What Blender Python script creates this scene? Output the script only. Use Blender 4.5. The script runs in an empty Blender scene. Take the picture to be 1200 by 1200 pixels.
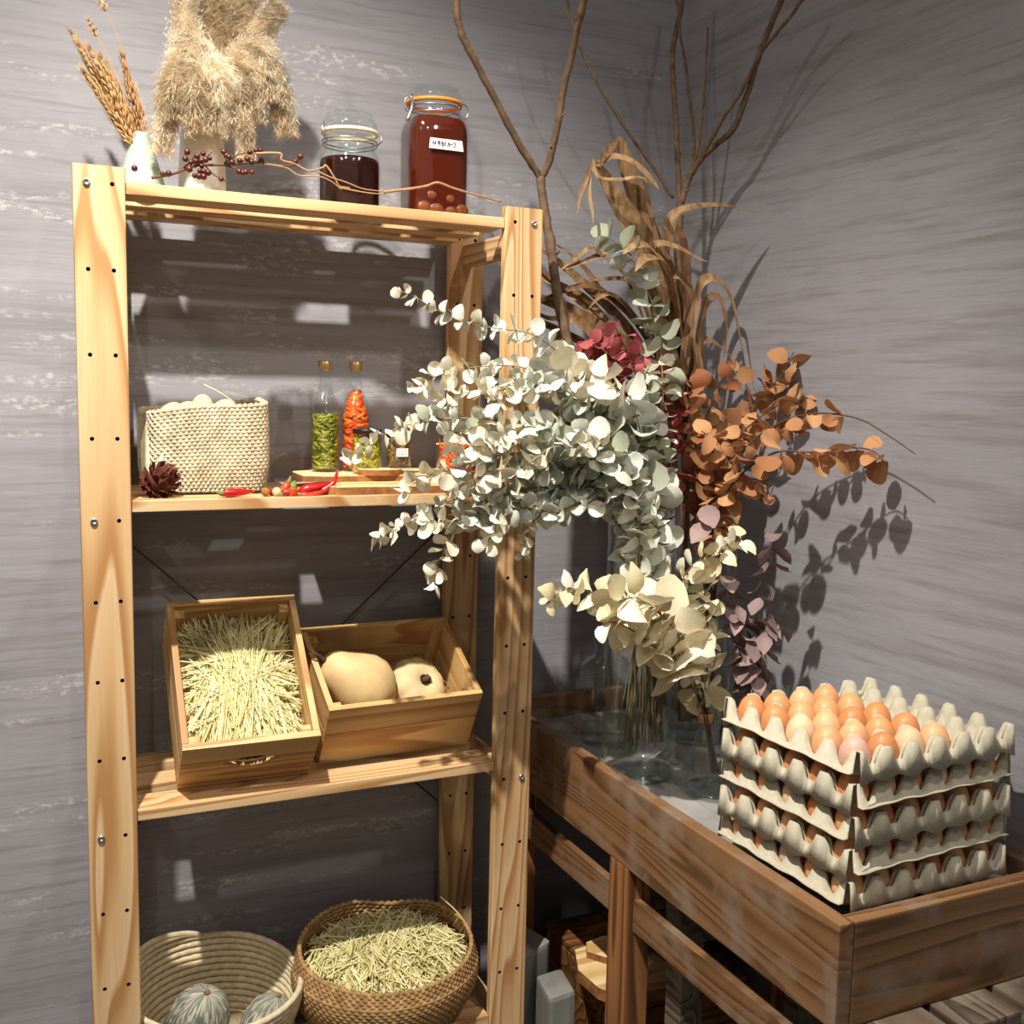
import bpy, bmesh, math, random
from mathutils import Vector, Matrix, Euler, Quaternion
R=math.radians; PI=math.pi; sin=math.sin; cos=math.cos
V=Vector
rng=random.Random(7)
S=bpy.context.scene; COL=S.collection
# ---------------------------------------------------------------- camera, light, exposure
cd=bpy.data.cameras.new('camera'); cam=bpy.data.objects.new('camera',cd); COL.objects.link(cam)
cam.location=(-0.097,-1.763,1.391); cam.rotation_euler=(R(83.482),R(-1.208),R(-25.001))
cd.sensor_width=36; cd.lens=37.84; cd.clip_start=.02
S.camera=cam
try: S.cycles.transparent_max_bounces=32                  # many clear glass walls stand behind each other
except Exception: pass
S.view_settings.view_transform='Standard'; S.view_settings.look='None'
S.view_settings.exposure=0.0; S.view_settings.gamma=1; S.view_settings.use_curve_mapping=False
w=bpy.data.worlds.new('world'); S.world=w; w.use_nodes=True
w.node_tree.nodes['Background'].inputs[0].default_value=(1.0,.97,.92,1)
w.node_tree.nodes['Background'].inputs[1].default_value=.24
def spot(name,loc,aim,power,size,blend,rad,col):
    l=bpy.data.lights.new(name,'SPOT'); l.energy=power; l.spot_size=R(size); l.spot_blend=blend
    l.shadow_soft_size=rad; l.color=col
    o=bpy.data.objects.new(name,l); COL.objects.link(o); o.location=loc
    o.rotation_euler=(V(aim)-V(loc)).to_track_quat('-Z','Y').to_euler()
    return o
spot('track_or_fill_spotlight',(-.20,-.85,2.95),(.40,0,.50),390,84,1.0,.024,(1,.955,.885))
spot('track_or_fill_spotlight',(1.05,-1.35,2.6),(.50,.1,.85),40,72,.8,.03,(1,.95,.88))
spot('track_or_fill_spotlight',(-1.3,-1.5,2.9),(.5,.2,1.0),26,80,.7,.05,(1,.95,.88))  # added weak lamp at the left: highlight streaks on glass, some fill
spot('track_or_fill_spotlight',(.35,-2.3,2.9),(.75,0,.8),20,80,.7,.05,(1,.95,.88))  # another added lamp, behind the camera, for glass glints and fill

# ---------------------------------------------------------------- materials
def srgb(r,g,b):
    f=lambda c:(c/255/12.92) if c/255<=.04045 else ((c/255+.055)/1.055)**2.4
    return (f(r),f(g),f(b),1)
class M:
    def __init__(s,name,rough=.6,spec=.3):
        s.m=bpy.data.materials.new(name); s.m.use_nodes=True; s.t=s.m.node_tree; s.n=s.t.nodes
        s.b=s.n['Principled BSDF']; s.b.inputs['Roughness'].default_value=rough
        s.b.inputs['Specular IOR Level'].default_value=spec
    def N(s,kind,**kw):
        n=s.n.new('ShaderNode'+kind)
        for k,v in kw.items():
            if k.startswith('_'): setattr(n,k[1:],v)
            else:
                i=n.inputs[int(k[1:])] if k[0]=='i' and k[1:].isdigit() else n.inputs[k.replace('__',' ')]
                if hasattr(v,'links') or isinstance(v,bpy.types.NodeSocket): s.t.links.new(v,i)
                else: i.default_value=v
        return n
    def L(s,a,b): s.t.links.new(a,b)
    def ramp(s,fac,stops,interp='LINEAR'):
        n=s.n.new('ShaderNodeValToRGB'); n.color_ramp.interpolation=interp
        e=n.color_ramp.elements
        while len(e)<len(stops): e.new(.5)
        for q,(p,c) in zip(e,stops): q.position=p; q.color=c
        s.L(fac,n.inputs[0]); return n.outputs[0]
    def mix(s,f,a,b,mode='MIX'):
        n=s.n.new('ShaderNodeMix'); n.data_type='RGBA'; n.blend_type=mode
        for sock,v in ((n.inputs[0],f),(n.inputs[6],a),(n.inputs[7],b)):
            if isinstance(v,bpy.types.NodeSocket): s.L(v,sock)
            else: sock.default_value=v
        return n.outputs[2]
    def math(s,op,a,b=0.0):
        n=s.n.new('ShaderNodeMath'); n.operation=op
        for sock,v in ((n.inputs[0],a),(n.inputs[1],b)):
            if isinstance(v,bpy.types.NodeSocket): s.L(v,sock)
            else: sock.default_value=v
        return n.outputs[0]
    def coords(s,scale,world=False,jitter=True):
        if world: c=s.N('NewGeometry').outputs['Position']
        else: c=s.N('TexCoord').outputs['Object']
        if jitter and not world:
            r=s.N('ObjectInfo').outputs['Random']
            c=s.N('VectorMath',_operation='ADD',i0=c,i1=s.N('CombineXYZ',X=s.math('MULTIPLY',r,7.3),Y=s.math('MULTIPLY',r,3.1),Z=s.math('MULTIPLY',r,11.7)).outputs[0]).outputs[0]
        return s.N('VectorMath',_operation='MULTIPLY',i0=c,i1=scale).outputs[0]
    def color(s,c): 
        if isinstance(c,bpy.types.NodeSocket): s.L(c,s.b.inputs['Base Color'])
        else: s.b.inputs['Base Color'].default_value=c
    def bump(s,h,strength=.3,dist=.002):
        n=s.N('Bump',Strength=strength,Distance=dist,Height=h); s.L(n.outputs[0],s.b.inputs['Normal'])
def plain(name,c,rough=.6,spec=.3,var=0.0,noise=0.0,nscale=40,metal=0,hue=None,bump=0):
    m=M(name,rough,spec); col=c
    if hue is not None:                                  # a second colour mixed by each object's own random number
        col=m.mix(m.N('ObjectInfo').outputs['Random'],c,hue)
    if noise:
        nz=m.N('TexNoise',Vector=m.coords((1,1,1)),Scale=float(nscale),Detail=4.0).outputs[0]
        col=m.mix(m.ramp(nz,[(.3,(0,0,0,1)),(.7,(1,1,1,1))]),col,m.mix(noise,col,(.02,.015,.01,1)))
        if bump: m.bump(nz,bump,.002)
    if var:
        h=m.N('HueSaturation',Color=col); m.L(m.N('MapRange',i0=m.N('ObjectInfo').outputs['Random'],i3=1-var,i4=1+var).outputs[0],h.inputs['Value']); col=h.outputs[0]
    m.color(col); m.b.inputs['Metallic'].default_value=metal
    return m.m
def wood(name,light,mid,dark,axis=2,ring=9.0,rough=.5,spec=.35,across=13.0,along=1.0,contrast=1.0,bump=.12,wear=None):
    m=M(name,rough,spec)
    sc=[across]*3; sc[axis]=along
    nz=m.N('TexNoise',Vector=m.coords(tuple(sc)),Scale=1.0,Detail=.8,Roughness=.3,Distortion=.25).outputs[0]
    fr=m.math('FRACT',m.math('MULTIPLY',nz,ring))
    c=m.ramp(fr,[(0,light),(.50,mid),(.80,dark),(.90,dark),(1,light)])
    c=m.mix(contrast,mid,c)
    fs=[220.0]*3; fs[axis]=5.0
    fi=m.N('TexNoise',Vector=m.coords(tuple(fs)),Scale=1.0,Detail=2.0).outputs[0]
    c=m.mix(m.math('MULTIPLY',m.ramp(fi,[(.35,(1,1,1,1)),(.65,(0,0,0,1))]),.22),c,dark)
    lo=m.N('TexNoise',Vector=m.coords((2.5,2.5,2.5)),Scale=1.0,Detail=1.0).outputs[0]
    c=m.mix(m.math('MULTIPLY',lo,.28),c,mid)
    if wear:
        wn=m.N('TexNoise',Vector=m.coords((14,14,14)),Scale=1.0,Detail=5.0).outputs[0]
        c=m.mix(m.ramp(wn,[(.48,(0,0,0,1)),(.72,(1,1,1,1))]),c,wear)
    m.color(c); m.bump(fi,bump,.001)
    return m.m
pl,pm,pd=srgb(224,192,148),srgb(212,174,124),srgb(172,120,70)
PINE=[wood('pine_grain_%s'%'xyz'[a],pl,pm,pd,a,ring=12) for a in range(3)]
cl,cm,cdk=srgb(224,188,132),srgb(208,168,110),srgb(168,122,70)
CRATE=[wood('crate_pine_%s'%'xyz'[a],cl,cm,cdk,a,ring=7) for a in range(3)]
tl,tm,td=srgb(146,108,72),srgb(126,90,58),srgb(84,56,34)
TABLE=[wood('brown_stained_wood_%s'%'xyz'[a],tl,tm,td,a,ring=9,contrast=.9,wear=srgb(138,118,100)) for a in range(3)]
LEGW=wood('orange_brown_leg_wood',srgb(170,116,70),srgb(142,94,56),srgb(86,54,30),2,ring=10,across=14)
GREYW=wood('grey_weathered_wood',srgb(128,114,98),srgb(104,90,74),srgb(62,52,42),1,ring=8,wear=srgb(140,128,110))
SLABW=wood('pale_live_edge_wood',srgb(240,214,160),srgb(230,198,140),srgb(198,150,92),0,ring=6)
BARK=plain('slab_bark',srgb(168,112,66),.8,.2,noise=.6,nscale=60,bump=.5)
def wallmat(name,fleck,streak):
    m=M(name,.62,.35)
    def st(sx,sz,seed,det=4.0):
        p=m.N('VectorMath',_operation='ADD',i0=m.coords((sx,sx,sz),True),i1=(seed,seed*1.7,seed*.3)).outputs[0]
        return m.N('TexNoise',Vector=p,Scale=1.0,Detail=det,Roughness=.62,Distortion=.12).outputs[0]
    base=m.mix(m.ramp(st(2.0,5.0,3.1),[(.35,(0,0,0,1)),(.68,(1,1,1,1))]),srgb(147,144,147),srgb(159,156,160))
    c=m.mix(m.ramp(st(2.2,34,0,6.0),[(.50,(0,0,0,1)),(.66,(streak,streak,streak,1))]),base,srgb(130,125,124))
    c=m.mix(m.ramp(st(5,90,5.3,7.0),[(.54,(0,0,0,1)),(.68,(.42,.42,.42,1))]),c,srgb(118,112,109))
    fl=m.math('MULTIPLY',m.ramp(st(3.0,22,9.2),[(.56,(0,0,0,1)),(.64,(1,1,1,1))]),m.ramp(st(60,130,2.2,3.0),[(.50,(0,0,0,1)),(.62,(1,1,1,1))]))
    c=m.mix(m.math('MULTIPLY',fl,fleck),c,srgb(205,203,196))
    m.color(c)
    m.bump(st(6,70,1.0,5.0),.25,.003)
    return m.m
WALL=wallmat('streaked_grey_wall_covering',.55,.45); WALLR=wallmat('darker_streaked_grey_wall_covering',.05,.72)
FLOOR=plain('dark_concrete_floor',srgb(84,80,76),.8,.2,noise=.4,nscale=9)
def leafmat(name,a,b,rough=.6,trans=.15):
    m=M(name,rough,.25)
    rnd=m.N('ObjectInfo').outputs['Random']
    nz=m.N('TexNoise',Vector=m.coords((1,1,1)),Scale=45.0,Detail=3.0).outputs[0]
    c=m.mix(rnd,a,b)
    h=m.N('HueSaturation',Color=c); m.L(m.N('MapRange',i0=nz,i1=.3,i2=.7,i3=.78,i4=1.14).outputs[0],h.inputs['Value'])
    m.color(h.outputs[0])
    tr=m.N('BsdfTranslucent',Color=h.outputs[0])
    mx=m.N('MixShader',i0=trans); m.L(m.b.outputs[0],mx.inputs[1]); m.L(tr.outputs[0],mx.inputs[2])
    m.L(mx.outputs[0],m.n['Material Output'].inputs[0])
    m.bump(nz,.25,.002)
    return m.m
SILVER=leafmat('silver_eucalyptus_leaf',srgb(217,218,205),srgb(190,192,173))
SILVERC=leafmat('cream_tinged_eucalyptus_leaf',srgb(242,234,212),srgb(222,212,182))
GREENL=leafmat('grey_green_eucalyptus_leaf',srgb(176,178,154),srgb(136,140,114))
CREAM=leafmat('cream_dried_leaf',srgb(242,232,198),srgb(220,204,160))
MAUVE=leafmat('mauve_dried_leaf',srgb(172,146,140),srgb(130,108,106))
ORANGE=leafmat('orange_brown_dried_leaf',srgb(212,160,110),srgb(146,88,56),trans=.2)
PINK=leafmat('crimson_pink_dried_leaf',srgb(208,114,112),srgb(138,54,58),trans=.2)
CORN=M('dried_strap_leaf',.55,.3)
_st=CORN.N('TexNoise',Vector=CORN.coords((30,30,5)),Scale=3.0,Detail=4.0).outputs[0]
_rd=CORN.N('ObjectInfo').outputs['Random']
_cc=CORN.mix(_rd,CORN.ramp(_st,[(.3,srgb(128,94,62)),(.7,srgb(188,154,110))]),CORN.ramp(_st,[(.3,srgb(92,64,44)),(.7,srgb(146,110,76))]))
CORN.color(_cc)
_tr=CORN.N('BsdfTranslucent',Color=_cc); _mx=CORN.N('MixShader',i0=.15); CORN.L(CORN.b.outputs[0],_mx.inputs[1]); CORN.L(_tr.outputs[0],_mx.inputs[2]); CORN.L(_mx.outputs[0],CORN.n['Material Output'].inputs[0])
CORN=CORN.m
BARKB=plain('brown_branch_bark',srgb(128,102,78),.8,.2,noise=.6,nscale=55,bump=.4)
STEMB=plain('brown_stem',srgb(92,66,48),.7,.2)
STEMG=plain('pale_green_stem',srgb(140,124,92),.7,.2)
STRAW=leafmat('straw',srgb(214,200,142),srgb(178,162,104),trans=.1)
def strawmat():
    m=M('straw_stalks',.6,.3)
    a=m.N('Attribute',_attribute_name='tone').outputs['Fac']
    c=m.ramp(a,[(0,srgb(150,138,84)),(.45,srgb(206,192,132)),(1,srgb(232,222,172))])
    m.color(c); return m.m
STRAW=strawmat()
def glassmat(name,tint=(1,1,1,1),f0=.05,f1=.75):
    # thin clear glass: see-through with a fresnel-weighted reflection
    m=M(name); fr=m.N('LayerWeight',Blend=.35).outputs['Facing']
    k=m.N('MapRange',i0=m.math('POWER',fr,3.4),i3=f0,i4=f1).outputs[0]
    tr=m.N('BsdfTransparent',Color=tint); gl=m.N('BsdfGlossy',Color=(.92,.97,.97,1),Roughness=.06)
    mx=m.N('MixShader',i0=k); m.L(tr.outputs[0],mx.inputs[1]); m.L(gl.outputs[0],mx.inputs[2])
    m.L(mx.outputs[0],m.n['Material Output'].inputs[0]); return m.m
GLASS=glassmat('clear_glass',(.965,.982,.98,1),.035,.95)
GLASSB=glassmat('thick_glass_base',(.94,.97,.97,1),.06,.85)
def liquid(name,c,t):
    m=M(name,.08,.5); m.color(c)
    tr=m.N('BsdfTransparent',Color=t); mx=m.N('MixShader',i0=.42)
    m.L(m.b.outputs[0],mx.inputs[1]); m.L(tr.outputs[0],mx.inputs[2])
    m.L(mx.outputs[0],m.n['Material Output'].inputs[0]); return m.m
LIQR=liquid('red_brown_syrup',srgb(104,34,8),(.42,.10,.015,1))
LIQD=liquid('dark_brown_syrup',srgb(50,14,6),(.20,.03,.01,1))
OIL=liquid('olive_brine',srgb(110,110,20),(.7,.7,.25,1))
ZINC=plain('zinc_bolt',srgb(190,195,200),.35,.5,metal=1)
WIRE=plain('steel_wire',srgb(170,170,170),.35,.5,metal=.9)
DARKROD=plain('dark_steel_rod',srgb(96,92,86),.45,.5,metal=.6)
HOLE=plain('drilled_hole_wood',srgb(70,42,22),.9,.1)
CERG=plain('pale_mint_ceramic',srgb(158,174,158),.45,.4,noise=.06,nscale=25)
CERW=plain('white_glazed_ceramic',srgb(232,232,222),.3,.5)
GOLD=plain('gold_screw_cap',srgb(206,172,112),.35,.5,metal=.7)
BLACK=plain('black_metal_lid',srgb(22,22,22),.35,.5)
ORUB=plain('orange_rubber_seal',srgb(226,136,44),.5,.4)
CRUB=plain('cream_rubber_seal',srgb(236,226,190),.5,.4)
PAPER=plain('white_paper_label',srgb(236,230,222),.8,.2)
INK=plain('violet_ink',srgb(48,36,70),.8,.1)
BASKW=plain('cream_maize_braid',srgb(224,206,172),.8,.15,noise=.42,nscale=45)
BASKR=plain('natural_rope_coil',srgb(222,204,166),.85,.15,noise=.3,nscale=90)
BASKB=plain('brown_seagrass_weave',srgb(186,146,96),.85,.15,noise=.55,nscale=80)
EGGM=M('hen_egg_shell',.42,.35)
_r=EGGM.N('ObjectInfo').outputs['Random']
_c=EGGM.ramp(_r,[(0,srgb(206,128,74)),(.35,srgb(216,142,88)),(.7,srgb(226,160,108)),(1,srgb(234,182,134))])
_n=EGGM.N('TexNoise',Vector=EGGM.coords((1,1,1)),Scale=260.0,Detail=2.0).outputs[0]
EGGM.color(EGGM.mix(EGGM.math('MULTIPLY',_n,.25),_c,srgb(170,96,56))); EGGM.b.inputs['Subsurface Weight'].default_value=0
EGG=EGGM.m
EGGP=plain('mauve_egg_shell',srgb(214,166,146),.45,.35,noise=.1,nscale=200)
EGGC=plain('cream_egg_shell',srgb(230,190,148),.5,.3,noise=.1,nscale=60,var=.08)
PULP=plain('grey_moulded_pulp',srgb(192,183,160),.9,.1,noise=.16,nscale=120,bump=.35)
RED=plain('glossy_red_chilli_skin',srgb(200,22,24),.28,.5,noise=.3,nscale=25)
DRED=plain('dark_dried_chilli_skin',srgb(140,22,18),.4,.5,noise=.45,nscale=30,hue=srgb(200,60,24))
GRN=plain('green_calyx',srgb(110,120,50),.6,.3)
def chilmat(name,a,b,c):
    m=M(name,.3,.45); at=m.N('Attribute',_attribute_name='tone').outputs['Fac']
    m.color(m.ramp(at,[(0,a),(.5,b),(1,c)])); return m.m
GCH=chilmat('pickled_green_chilli',srgb(84,88,10),srgb(124,124,18),srgb(168,160,54))
OCH=chilmat('pickled_orange_carrot',srgb(196,58,8),srgb(232,88,14),srgb(244,128,40))
YCH=chilmat('pickled_yellow_green_pepper',srgb(124,124,8),srgb(178,170,20),srgb(208,198,64))
BCH=chilmat('dark_pickled_root',srgb(66,44,20),srgb(110,78,36),srgb(160,124,70))
SQ1=plain('tan_squash_rind',srgb(238,204,146),.55,.3,noise=.28,nscale=22,bump=.25)
SQ2=plain('ribbed_tan_squash_rind',srgb(232,206,158),.6,.3,noise=.2,nscale=18,bump=.2)
MELM=M('grey_green_striped_rind',.6,.3)
_g=MELM.N('TexGradient',_gradient_type='RADIAL',Vector=MELM.N('TexCoord').outputs['Object']).outputs['Fac']
_z=MELM.N('SeparateXYZ',i0=MELM.N('TexCoord').outputs['Object']).outputs['Z']
_s=MELM.N('TexNoise',Vector=MELM.N('CombineXYZ',X=MELM.math('MULTIPLY',_g,70.0),Y=MELM.math('MULTIPLY',_z,55.0)).outputs[0],Scale=1.0,Detail=4.0,Distortion=.4).outputs[0]
_o=MELM.N('TexNoise',Vector=MELM.coords((9,9,9)),Scale=1.0,Detail=2.0).outputs[0]
MELM.color(MELM.mix(MELM.ramp(_o,[(.58,(0,0,0,1)),(.72,(.55,.55,.55,1))]),MELM.ramp(_s,[(.40,srgb(96,98,86)),(.5,srgb(136,134,120)),(.6,srgb(180,176,156))]),srgb(222,180,112)))
MEL=MELM.m
BERRY=plain('dark_red_berry',srgb(74,28,22),.35,.45,var=.3)
TWIG=plain('pale_brown_twig',srgb(176,138,100),.75,.2,noise=.4,nscale=80)
PAMP=leafmat('pampas_fibre',srgb(240,228,206),srgb(216,198,166),trans=.4)
WHEAT=plain('dried_grass_gold',srgb(192,154,104),.7,.2,hue=srgb(152,110,70))
ARTI=plain('brown_dried_bract',srgb(112,58,40),.6,.3,hue=srgb(82,40,30))
STONE=plain('grey_stone',srgb(138,136,130),.9,.15,noise=.4,nscale=14,bump=.5)
TABF=plain('grey_worn_table_floor',srgb(166,162,156),.55,.35,noise=.35,nscale=10)
TIE=plain('tan_raffia_tie',srgb(188,140,84),.8,.2)
CARD=wood('brown_crate_boards',srgb(150,104,62),srgb(122,80,44),srgb(78,48,26),0,ring=7)
# ---------------------------------------------------------------- mesh builder
class MB:
    def __init__(s): s.v=[];s.f=[];s.mi=[];s.sm=[];s.tone=None
    def add(s,vs,fs,mi=0,sm=False):
        b=len(s.v); s.v+=[tuple(q) for q in vs]
        for f in fs: s.f.append(tuple(i+b for i in f)); s.mi.append(mi); s.sm.append(sm)
        return b
def obj(name,mb,mats,parent=None,loc=None,rot=None,sub=0):
    """links mb as ONE mesh object; vertices are given in the parent's frame"""
    me=bpy.data.meshes.new(name); me.from_pydata(mb.v,[],mb.f)
    if not isinstance(mats,(list,tuple)): mats=[mats]
    for m in mats: me.materials.append(m)
    me.polygons.foreach_set('material_index',mb.mi); me.polygons.foreach_set('use_smooth',mb.sm)
    if mb.tone:
        a=me.attributes.new('tone','FLOAT','POINT'); a.data.foreach_set('value',mb.tone)
    me.update()
    o=bpy.data.objects.new(name,me); COL.objects.link(o)
    if parent: o.parent=parent
    if loc is not None: o.location=loc
    if rot is not None: o.rotation_euler=rot
    return o
def tag(o,label=None,cat=None,group=None,kind=None):
    if label: o['label']=label
    if cat: o['category']=cat
    if group: o['group']=group
    if kind: o['kind']=kind
    return o
def thing(name,label,cat,loc=(0,0,0),rot=(0,0,0),group=None):
    o=bpy.data.objects.new(name,None); COL.objects.link(o); o.location=loc; o.rotation_euler=rot
    o.empty_display_size=.02
    return tag(o,label,cat,group)
def inst(name,me,parent=None,loc=(0,0,0),rot=None,scale=None,mat3=None):
    o=bpy.data.objects.new(name,me); COL.objects.link(o)
    if parent: o.parent=parent
    if mat3 is not None: o.matrix_basis=mat3
    else:
        o.location=loc
        if rot is not None: o.rotation_euler=rot
        if scale is not None: o.scale=(scale,)*3 if not hasattr(scale,'__len__') else scale
    return o
def box(mb,x0,y0,z0,x1,y1,z1,bev=.002,mi=0):
    bm=bmesh.new(); bmesh.ops.create_cube(bm,size=1)
    for q in bm.verts: q.co=V(((x0+x1)/2+q.co.x*(x1-x0),(y0+y1)/2+q.co.y*(y1-y0),(z0+z1)/2+q.co.z*(z1-z0)))
    if bev: bmesh.ops.bevel(bm,geom=bm.edges[:],offset=bev,segments=2,profile=.7,affect='EDGES')
    bm.verts.index_update()
    mb.add([q.co for q in bm.verts],[[q.index for q in f.verts] for f in bm.faces],mi); bm.free()
def frames(pts):
    pts=[V(p) for p in pts]; n=len(pts); out=[]; N=None
    for i in range(n):
        t=(pts[min(i+1,n-1)]-pts[max(i-1,0)]); t=t.normalized() if t.length>1e-9 else V((0,0,1))
        if N is None:
            N=t.orthogonal().normalized()
        else:
            N=(N-t*N.dot(t)); N=N.normalized() if N.length>1e-6 else t.orthogonal().normalized()
        out.append((pts[i],t,N,t.cross(N)))
    return out
def tube(mb,pts,rad,n=6,mi=0,cap=True,closed=False):
    fr=frames(pts); k=len(fr)
    rad=rad if hasattr(rad,'__len__') else [rad]*k
    vs=[]
    for (p,t,a,b),r in zip(fr,rad):
        for j in range(n):
            an=2*PI*j/n; vs.append(p+(a*cos(an)+b*sin(an))*r)
    fs=[]
    for i in range(k-1):
        for j in range(n): fs.append((i*n+j,i*n+(j+1)%n,(i+1)*n+(j+1)%n,(i+1)*n+j))
    if closed:
        for j in range(n): fs.append(((k-1)*n+j,(k-1)*n+(j+1)%n,(j+1)%n,j))
    elif cap: fs.append(tuple(range(n-1,-1,-1))); fs.append(tuple(range((k-1)*n,k*n)))
    return mb.add(vs,fs,mi,True)
def smooth(pts,m=4):
    """Catmull-Rom through the points"""
    P=[V(p) for p in pts]; out=[]
    for i in range(len(P)-1):
        a=P[max(i-1,0)];b=P[i];c=P[i+1];d=P[min(i+2,len(P)-1)]
        for k in range(m):
            t=k/m; out.append(.5*((2*b)+(c-a)*t+(2*a-5*b+4*c-d)*t*t+(3*b-a-3*c+d)*t**3))
    out.append(P[-1]); return out
def lathe(mb,prof,n=40,c=(0,0,0),mi=0,ex=None,sq=None):
    """revolve (r,z) pairs; sq: superellipse exponent per ring for squarish jars"""
    vs=[];fs=[];k=len(prof)
    for i,(r,z) in enumerate(prof):
        e=sq[i] if sq else 2
        for j in range(n):
            a=2*PI*j/n; x,y=cos(a),sin(a)
            if e!=2:
                q=(abs(x)**e+abs(y)**e)**(-1/e); x*=q;y*=q
            vs.append((c[0]+r*x,c[1]+r*y,c[2]+z))
    for i in range(k-1):
        for j in range(n): fs.append((i*n+j,i*n+(j+1)%n,(i+1)*n+(j+1)%n,(i+1)*n+j))
    if prof[0][0]>1e-5 and ex!='open': pass
    mb.add(vs,fs,mi,True)
def ribbon(mb,pts,wid,nrm,fold=.25,mi=0,thick=0):
    """strap leaf: 3 columns with a folded mid rib; nrm: facing vector(s)"""
    fr=frames(pts); k=len(fr); vs=[];fs=[]
    for i,(p,t,a,b) in enumerate(fr):
        n=V(nrm[i] if isinstance(nrm[0],(tuple,list,Vector)) else nrm)
        s=t.cross(n); s=s.normalized() if s.length>1e-5 else a
        n2=s.cross(t).normalized(); w=wid[i] if hasattr(wid,'__len__') else wid
        vs+=[p-s*w/2+n2*w*fold,p,p+s*w/2+n2*w*fold]
    for i in range(k-1):
        for j in range(2): fs.append((i*3+j,i*3+j+1,i*3+j+4,i*3+j+3))
    mb.add(vs,fs,mi,True)
def sphere(mb,c,r,n=10,m=7,mi=0,sc=(1,1,1)):
    prof=[(max(1e-4,sin(PI*i/m))*1.0,-cos(PI*i/m)) for i in range(m+1)]
    vs=[];fs=[]
    for rr,z in prof:
        for j in range(n): vs.append((c[0]+r*sc[0]*rr*cos(2*PI*j/n),c[1]+r*sc[1]*rr*sin(2*PI*j/n),c[2]+r*sc[2]*z))
    for i in range(m):
        for j in range(n): fs.append((i*n+j,i*n+(j+1)%n,(i+1)*n+(j+1)%n,(i+1)*n+j))
    mb.add(vs,fs,mi,True)
def rel(pts,o): return [V(p)-V(o) for p in pts]
ORD=['first','second','third','fourth','fifth','sixth','seventh','eighth','ninth','tenth','eleventh','twelfth']
# ---------------------------------------------------------------- the room
def struct(name,mb,m): return tag(obj(name,mb,m),kind='structure')
b=MB(); box(b,-2.6,.318,0,1.40,.44,3.0,0); struct('wall_back',b,WALL)
b=MB(); box(b,1.28,-3.2,0,1.40,.318,3.0,0); struct('wall_right',b,WALLR)
b=MB(); box(b,-2.6,-3.2,-.1,1.40,.44,0,0); struct('floor',b,FLOOR)
# ---------------------------------------------------------------- the pine shelving unit
SW,SD,PW,PT,SH=.78,.283,.0743,.018,1.71
shelf=thing('shelving_unit','tall pine shelving unit with drilled posts and slatted shelves against the grey wall','shelf',(0,0,0))
ROWS=[1.684-.1274*k for k in range(13)]
HX=(.019,.0555)
def post_mesh():
    b=MB(); w=PW;t=PT;c=.003
    # side shell: rounded outline without the flat front strip
    prof=[(c,0),(c*.3,c*.3),(0,c),(0,t-c),(c*.3,t-c*.3),(c,t),(w-c,t),(w-c*.3,t-c*.3),(w,t-c),(w,c),(w-c*.3,c*.3),(w-c,0)]
    n=len(prof); vs=[(x,y,0) for x,y in prof]+[(x,y,SH) for x,y in prof]
    fs=[(i,i+1,n+i+1,n+i) for i in range(n-1)]
    fs+=[tuple(range(n-1,-1,-1)),tuple(range(n,2*n))]
    b.add(vs,fs)
    hr=.0034; hs=.006
    for x0,x1,hx in ((c,w/2,HX[0]),(w/2,w-c,HX[1])):
        z=0
        for hz in sorted(ROWS):
            if hz-hs>z: b.add([(x0,0,z),(x1,0,z),(x1,0,hz-hs),(x0,0,hz-hs)],[(0,1,2,3)])
            b.add([(x0,0,hz-hs),(hx-hs,0,hz-hs),(hx-hs,0,hz+hs),(x0,0,hz+hs),(hx+hs,0,hz-hs),(x1,0,hz-hs),(x1,0,hz+hs),(hx+hs,0,hz+hs)],[(0,1,2,3),(4,5,6,7)])
            sq=[];ci=[];cb=[]
            for j in range(8):
                a=2*PI*j/8+PI/8; e=max(abs(cos(a)),abs(sin(a)))
                k=j
                ci.append((hx+hr*cos(a),0,hz+hr*sin(a))); cb.append((hx+hr*cos(a),.012,hz+hr*sin(a)))
            cor=[(hx+hs,0,hz+hs),(hx-hs,0,hz+hs),(hx-hs,0,hz-hs),(hx+hs,0,hz-hs)]
            vs=cor+ci+cb
            fs=[]
            # corner m joins circle points 2m,2m+1
            for m_ in range(4):
                a0=4+2*m_; a1=4+2*m_+1
                fs.append((m_,a1,a0))
                nx=(m_+1)%4; fs.append((m_,nx,4+(2*m_+2)%8,a1))
            fs=[f[::-1] for f in fs]
            b.add(vs,fs)
            b.add(ci+cb,[(j,(j+1)%8,8+(j+1)%8,8+j) for j in range(8)]+[tuple(range(8,16))],1)
            z=hz+hs
        if SH>z: b.add([(x0,0,z),(x1,0,z),(x1,0,SH),(x0,0,SH)],[(0,1,2,3)])
    return b
pb=post_mesh(); po=obj('post',pb,[PINE[2],HOLE],shelf,loc=(0,0,0))
for x,y in ((SW-PW,0),(.024,SD-PT),(SW-PW,SD-PT)): inst('post',po.data,shelf,(x,y,0))
bb=MB(); lathe(bb,[(.0001,-.0012),(.0022,-.0012),(.0024,-.0034),(.0046,-.0036),(.0056,-.0022),(.0058,0)],14)
for i in range(len(bb.v)): x,y,z=bb.v[i]; bb.v[i]=(x,z,y)
bolt=None
for lev in (0,4,8,12):
    for x in (HX[0],SW-HX[0]):
        if bolt is None: bolt=obj('bolt',bb,ZINC,shelf,loc=(x,0,ROWS[lev]))
        else: inst('bolt',bolt.data,shelf,(x,0,ROWS[lev]))
LV=[1.69,1.205,.702,.199]
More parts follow.
